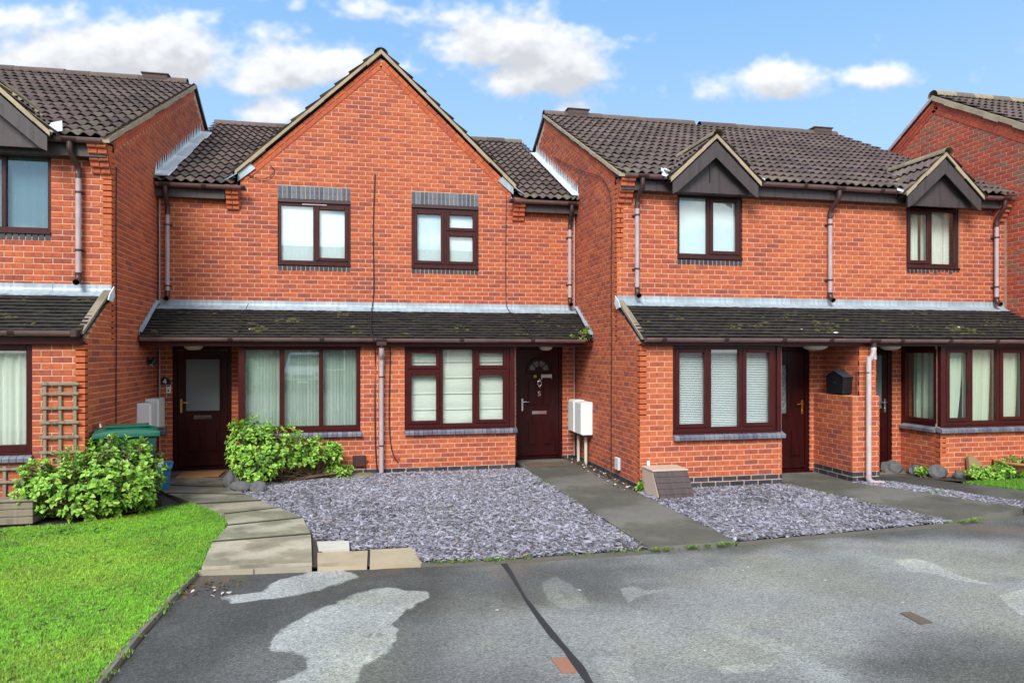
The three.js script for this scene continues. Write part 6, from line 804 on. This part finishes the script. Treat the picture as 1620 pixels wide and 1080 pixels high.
{ const t = thing('letterbox', 'black gable topped letterbox on the brick pier', 'letterbox', [7.19, 1.28, 2.7]); const P = [[2.53, 1.3], [2.89, 1.3], [2.91, 1.54], [2.71, 1.63], [2.51, 1.54]]; part(t, 'box', prism(P.map((p) => V(7.11, p[1], p[0])), V(0.165, 0, 0)), M.black); const bl = std('box_roof', [0.03, 0.045, 0.06], { roughness: 0.3 }); part(t, 'roof_flap', [prism([V(7.1, 1.545, 2.925), V(7.1, 1.64, 2.71), V(7.1, 1.652, 2.71), V(7.1, 1.556, 2.93)], V(0.178, 0, 0)), prism([V(7.1, 1.545, 2.495), V(7.1, 1.64, 2.71), V(7.1, 1.652, 2.71), V(7.1, 1.556, 2.49)], V(0.178, 0, 0))], bl); part(t, 'lock', rod([7.104, 1.46, 2.71], [7.11, 1.46, 2.71], 0.012, 12), M.chrome); }
// ---------- right bed ----------
{ const t = thing('plant_pot', 'wide terracotta bowl at the right edge below the bay window', 'plant pot', [9.98, 0, 3.28]); part(t, 'bowl', lathe([[0.001, 0.0], [0.2, 0.0], [0.26, 0.06], [0.33, 0.18], [0.335, 0.19], [0.38, 0.195], [0.385, 0.23], [0.35, 0.235], [0.335, 0.21], [0.001, 0.19]], 9.98, 0.02, 3.28, 36), M.terracotta); }
single('stone_slab', (() => { const g = prism([V(9.16, 0, 3.1), V(9.48, 0, 3.13), V(9.36, 0.22, 3.09), V(9.24, 0.33, 3.05), V(9.17, 0.3, 3.05)], V(0, 0.01, 0.05)); return g; })(), std('lichen_stone', [0.28, 0.21, 0.1], { map: concT, roughness: 0.95 }), 'upright yellowish stone leaning on the bay wall', 'stone slab');
bush('pot_plant', 'low green shoots growing in the terracotta bowl', [9.98, 0.2, 3.28], [[9.98, 0.27, 3.28, 0.24, 0.05, 0.22]], [[9.98, 3.28]], 26, 91, 0.05, { category: 'plant', y0: 0.2 });
bush('low_plant', 'bright green leafy plant beside the terracotta bowl', [9.65, 0, 3.3], [[9.62, 0.16, 3.3, 0.26, 0.18, 0.16], [9.5, 0.1, 3.45, 0.3, 0.1, 0.14]], [[9.65, 3.3]], 150, 92, 0.07, { category: 'plant' }); bush('low_plant', 'spreading grey green plant in front of the upright stone', [9.25, 0, 3.38], [[9.2, 0.12, 3.4, 0.4, 0.13, 0.18]], [[9.25, 3.38]], 150, 93, 0.06, { category: 'plant' }); bush('low_plant', 'small green plant between the rocks by the far right path', [8.42, 0, 2.98], [[8.42, 0.1, 2.98, 0.16, 0.12, 0.1]], [[8.42, 2.98]], 30, 94, 0.06, { category: 'plant' });
bush('weed', 'bright green weed at the corner of the right side wall', [3.78, 0, 3.12], [[3.77, 0.07, 3.13, 0.07, 0.09, 0.06]], [[3.77, 3.12]], 14, 95, 0.07, { category: 'weed' }); bush('weed', 'leafy weed growing in the gutter end above the door numbered 5', [3.6, 2.14, 1.05], [[3.55, 2.2, 1.0, 0.2, 0.07, 0.08], [3.72, 2.24, 0.85, 0.07, 0.12, 0.12]], [[3.6, 1.0]], 36, 96, 0.05, { category: 'weed', own: 80, y0: 2.14 });
{ const t = thing('weed', 'fern like weed below the meter boxes', 'weed', [3.66, 0, 0.9]); const g = blade(16, 12, 0.05, 1.2); g.scale(0.09, 0.17, 0.09); const m = new THREE.Mesh(g, leafMat([0.12, 0.22, 0.04], 'fern_leaf')); m.name = 'frond'; m.castShadow = m.receiveShadow = true; t.add(m); }
// moss on the lean-to tiles
for (const [h, x0, x1, zw, ze, yt, ye, n, s] of [[hL, -4.6, -3.4, 2.12, 3.1, 2.66, 2.17, 70, 1], [h4, -3.1, 0.3, 0, 1.0, 2.64, 2.15, 90, 2], [h5, 0.3, 3.6, 0, 1.0, 2.64, 2.15, 40, 3], [h6, 3.9, 7.35, 2.12, 3.1, 2.64, 2.14, 120, 4], [h7, 7.35, 10.8, 2.12, 3.1, 2.64, 2.14, 120, 5]]) {
  const r = rng(100 + s), pts = []; for (let i = 0; i < n * 14; i++) { const x = mix(x0, x1, r()), t = 0.12 + 0.84 * r(); if (fbm(x * 2.6, t * 4 + s * 7, 44, 4) < 0.6 + 0.13 * r()) continue; pts.push([x - h.g.position.x, mix(yt, ye, t) + 0.046 - h.g.position.y, mix(zw, ze, t) - h.g.position.z]); }
  const ball = triUV(flat(new THREE.IcosahedronGeometry(1, 1))), q = pts.map(() => [r(), r(), r()]); const m = scatter('moss', null, null, ball, std('moss', [1, 1, 1], { roughness: 1 }), pts, (i) => q[i][0] < 0.012 ? [0.5, 0.48, 0.4] : q[i][0] < 0.4 ? [0.075, 0.07, 0.012] : [0.042, 0.042, 0.014], (o, p, i) => { const k = 0.01 + 0.02 * q[i][1] * q[i][1]; o.scale.set(k * 1.5, k * 0.5, k); o.rotation.x = 0.5; }); h.g.add(m);
}
// ---------- far side of the street (mirrored in the windows) ----------
{ const z = 31, t = thing('house_opposite', 'brick house across the street, mirrored in the window panes', 'house', [-2, 0, z]), wm = std('dull_brick', [0.25, 0.12, 0.08], { map: speck, roughness: 0.95 });
  part(t, 'wall', slab([[-14, -0.06], [9, -0.06], [9, 5.2], [-14, 5.2]], [[-11, -9.6, 3.2, 4.4], [-7, -5.6, 3.2, 4.4], [-2, -0.6, 3.2, 4.4], [3, 4.4, 3.2, 4.4], [-11, -9.2, 0.9, 2.2], [-3, -1, 0.9, 2.2], [3, 5, 0.9, 2.2]], (u, v, n) => V(u, v, z - n), 0.2), wm); part(t, 'wall', [cbox(-14, 9, -0.06, 5.2, z + 7, z + 7.2), cbox(-14.2, -14, -0.06, 5.2, z, z + 7.2), cbox(9, 9.2, -0.06, 5.2, z, z + 7.2)], wm);
  part(t, 'roof', prism([V(-14.3, 5.1, z - 0.4), V(-14.3, 8.8, z + 3.6), V(-14.3, 5.1, z + 7.6)], V(23.8, 0, 0)), MP.tile[2]);
  for (const [a, b, c, d] of [[-11, -9.6, 3.2, 4.4], [-7, -5.6, 3.2, 4.4], [-2, -0.6, 3.2, 4.4], [3, 4.4, 3.2, 4.4], [-11, -9.2, 0.9, 2.2], [-3, -1, 0.9, 2.2], [3, 5, 0.9, 2.2]]) { const w = part(t, 'window', [cbox(a, b, c, c + 0.08, z + 0.05, z + 0.12), cbox(a, b, d - 0.08, d, z + 0.05, z + 0.12), cbox(a, a + 0.08, c + 0.08, d - 0.08, z + 0.05, z + 0.12), cbox(b - 0.08, b, c + 0.08, d - 0.08, z + 0.05, z + 0.12)], M.white); part(w, 'pane', cbox(a + 0.08, b - 0.08, c + 0.08, d - 0.08, z + 0.08, z + 0.085, 0.0005), M.glass); } }
{ const X = -2.95, z = 26, t = thing('parked_van', 'silver white van parked across the street, mirrored in the three pane window', 'van', [X, 0, z]), paint = std('van_paint', [0.7, 0.72, 0.74], { roughness: 0.25 }), P = [[0, 0.35], [-0.05, 0.75], [0.05, 1.0], [0.85, 1.2], [1.55, 1.85], [1.9, 1.95], [4.7, 1.95], [4.85, 1.7], [4.85, 0.35]];
  const side = (s, k) => P.map((p) => V(X + s * k * (p[1] > 1.3 ? 0.86 : 1), p[1], z + p[0])); const A = side(-1, 0.95), B = side(1, 0.95), o = []; for (let i = 0; i < P.length; i++) { const j = (i + 1) % P.length; o.push(A[i], A[j], B[j], A[i], B[j], B[i]); } for (const q of [A, B]) for (let i = 1; i < P.length - 1; i++) o.push(q[0], q[i], q[i + 1]); part(t, 'body', tris(o), paint);
  part(t, 'windscreen', prism([V(X - 0.78, 1.27, z + 0.88), V(X + 0.78, 1.27, z + 0.88), V(X + 0.72, 1.8, z + 1.45), V(X - 0.72, 1.8, z + 1.45)], V(0, 0.012, -0.015)), M.black); part(t, 'grille', cbox(X - 0.5, X + 0.5, 0.62, 0.82, z - 0.07, z - 0.03), M.black); part(t, 'bumper', cbox(X - 0.96, X + 0.96, 0.3, 0.55, z - 0.12, z + 0.2, 0.04), M.gutterDark); part(t, 'number_plate', cbox(X - 0.26, X + 0.26, 0.4, 0.51, z - 0.135, z - 0.121, 0.002), M.white);
  for (const s of [-1, 1]) { part(t, 'headlight', cbox(X + s * 0.6, X + s * 0.92, 0.72, 0.94, z - 0.06, z + 0.1, 0.03), M.chrome); part(t, 'wing_mirror', cbox(X + s * 0.95, X + s * 1.12, 1.15, 1.38, z + 1.0, z + 1.12, 0.02), M.black); for (const zz of [0.85, 3.9]) { const w = part(t, 'wheel', rod([X + s * 0.7, 0.33, z + zz], [X + s * 0.93, 0.33, z + zz], 0.33, 24), M.black); part(w, 'rim', rod([X + s * 0.93, 0.33, z + zz], [X + s * 0.945, 0.33, z + zz], 0.2, 18), M.chrome); } } }
bush('hedge', 'yellow green hedge across the street, mirrored in the three pane window', [-6.6, 0, 26.5], [[-6.9, 0.9, 26.5, 1.6, 0.95, 0.6], [-5.6, 0.8, 26.5, 1.0, 0.85, 0.55], [-8.2, 0.85, 26.5, 1.0, 0.9, 0.6]], [[-6.9, 26.5], [-5.6, 26.5]], 900, 201, 0.16, { category: 'hedge', own: 0 });
renderer.render(scene, camera);
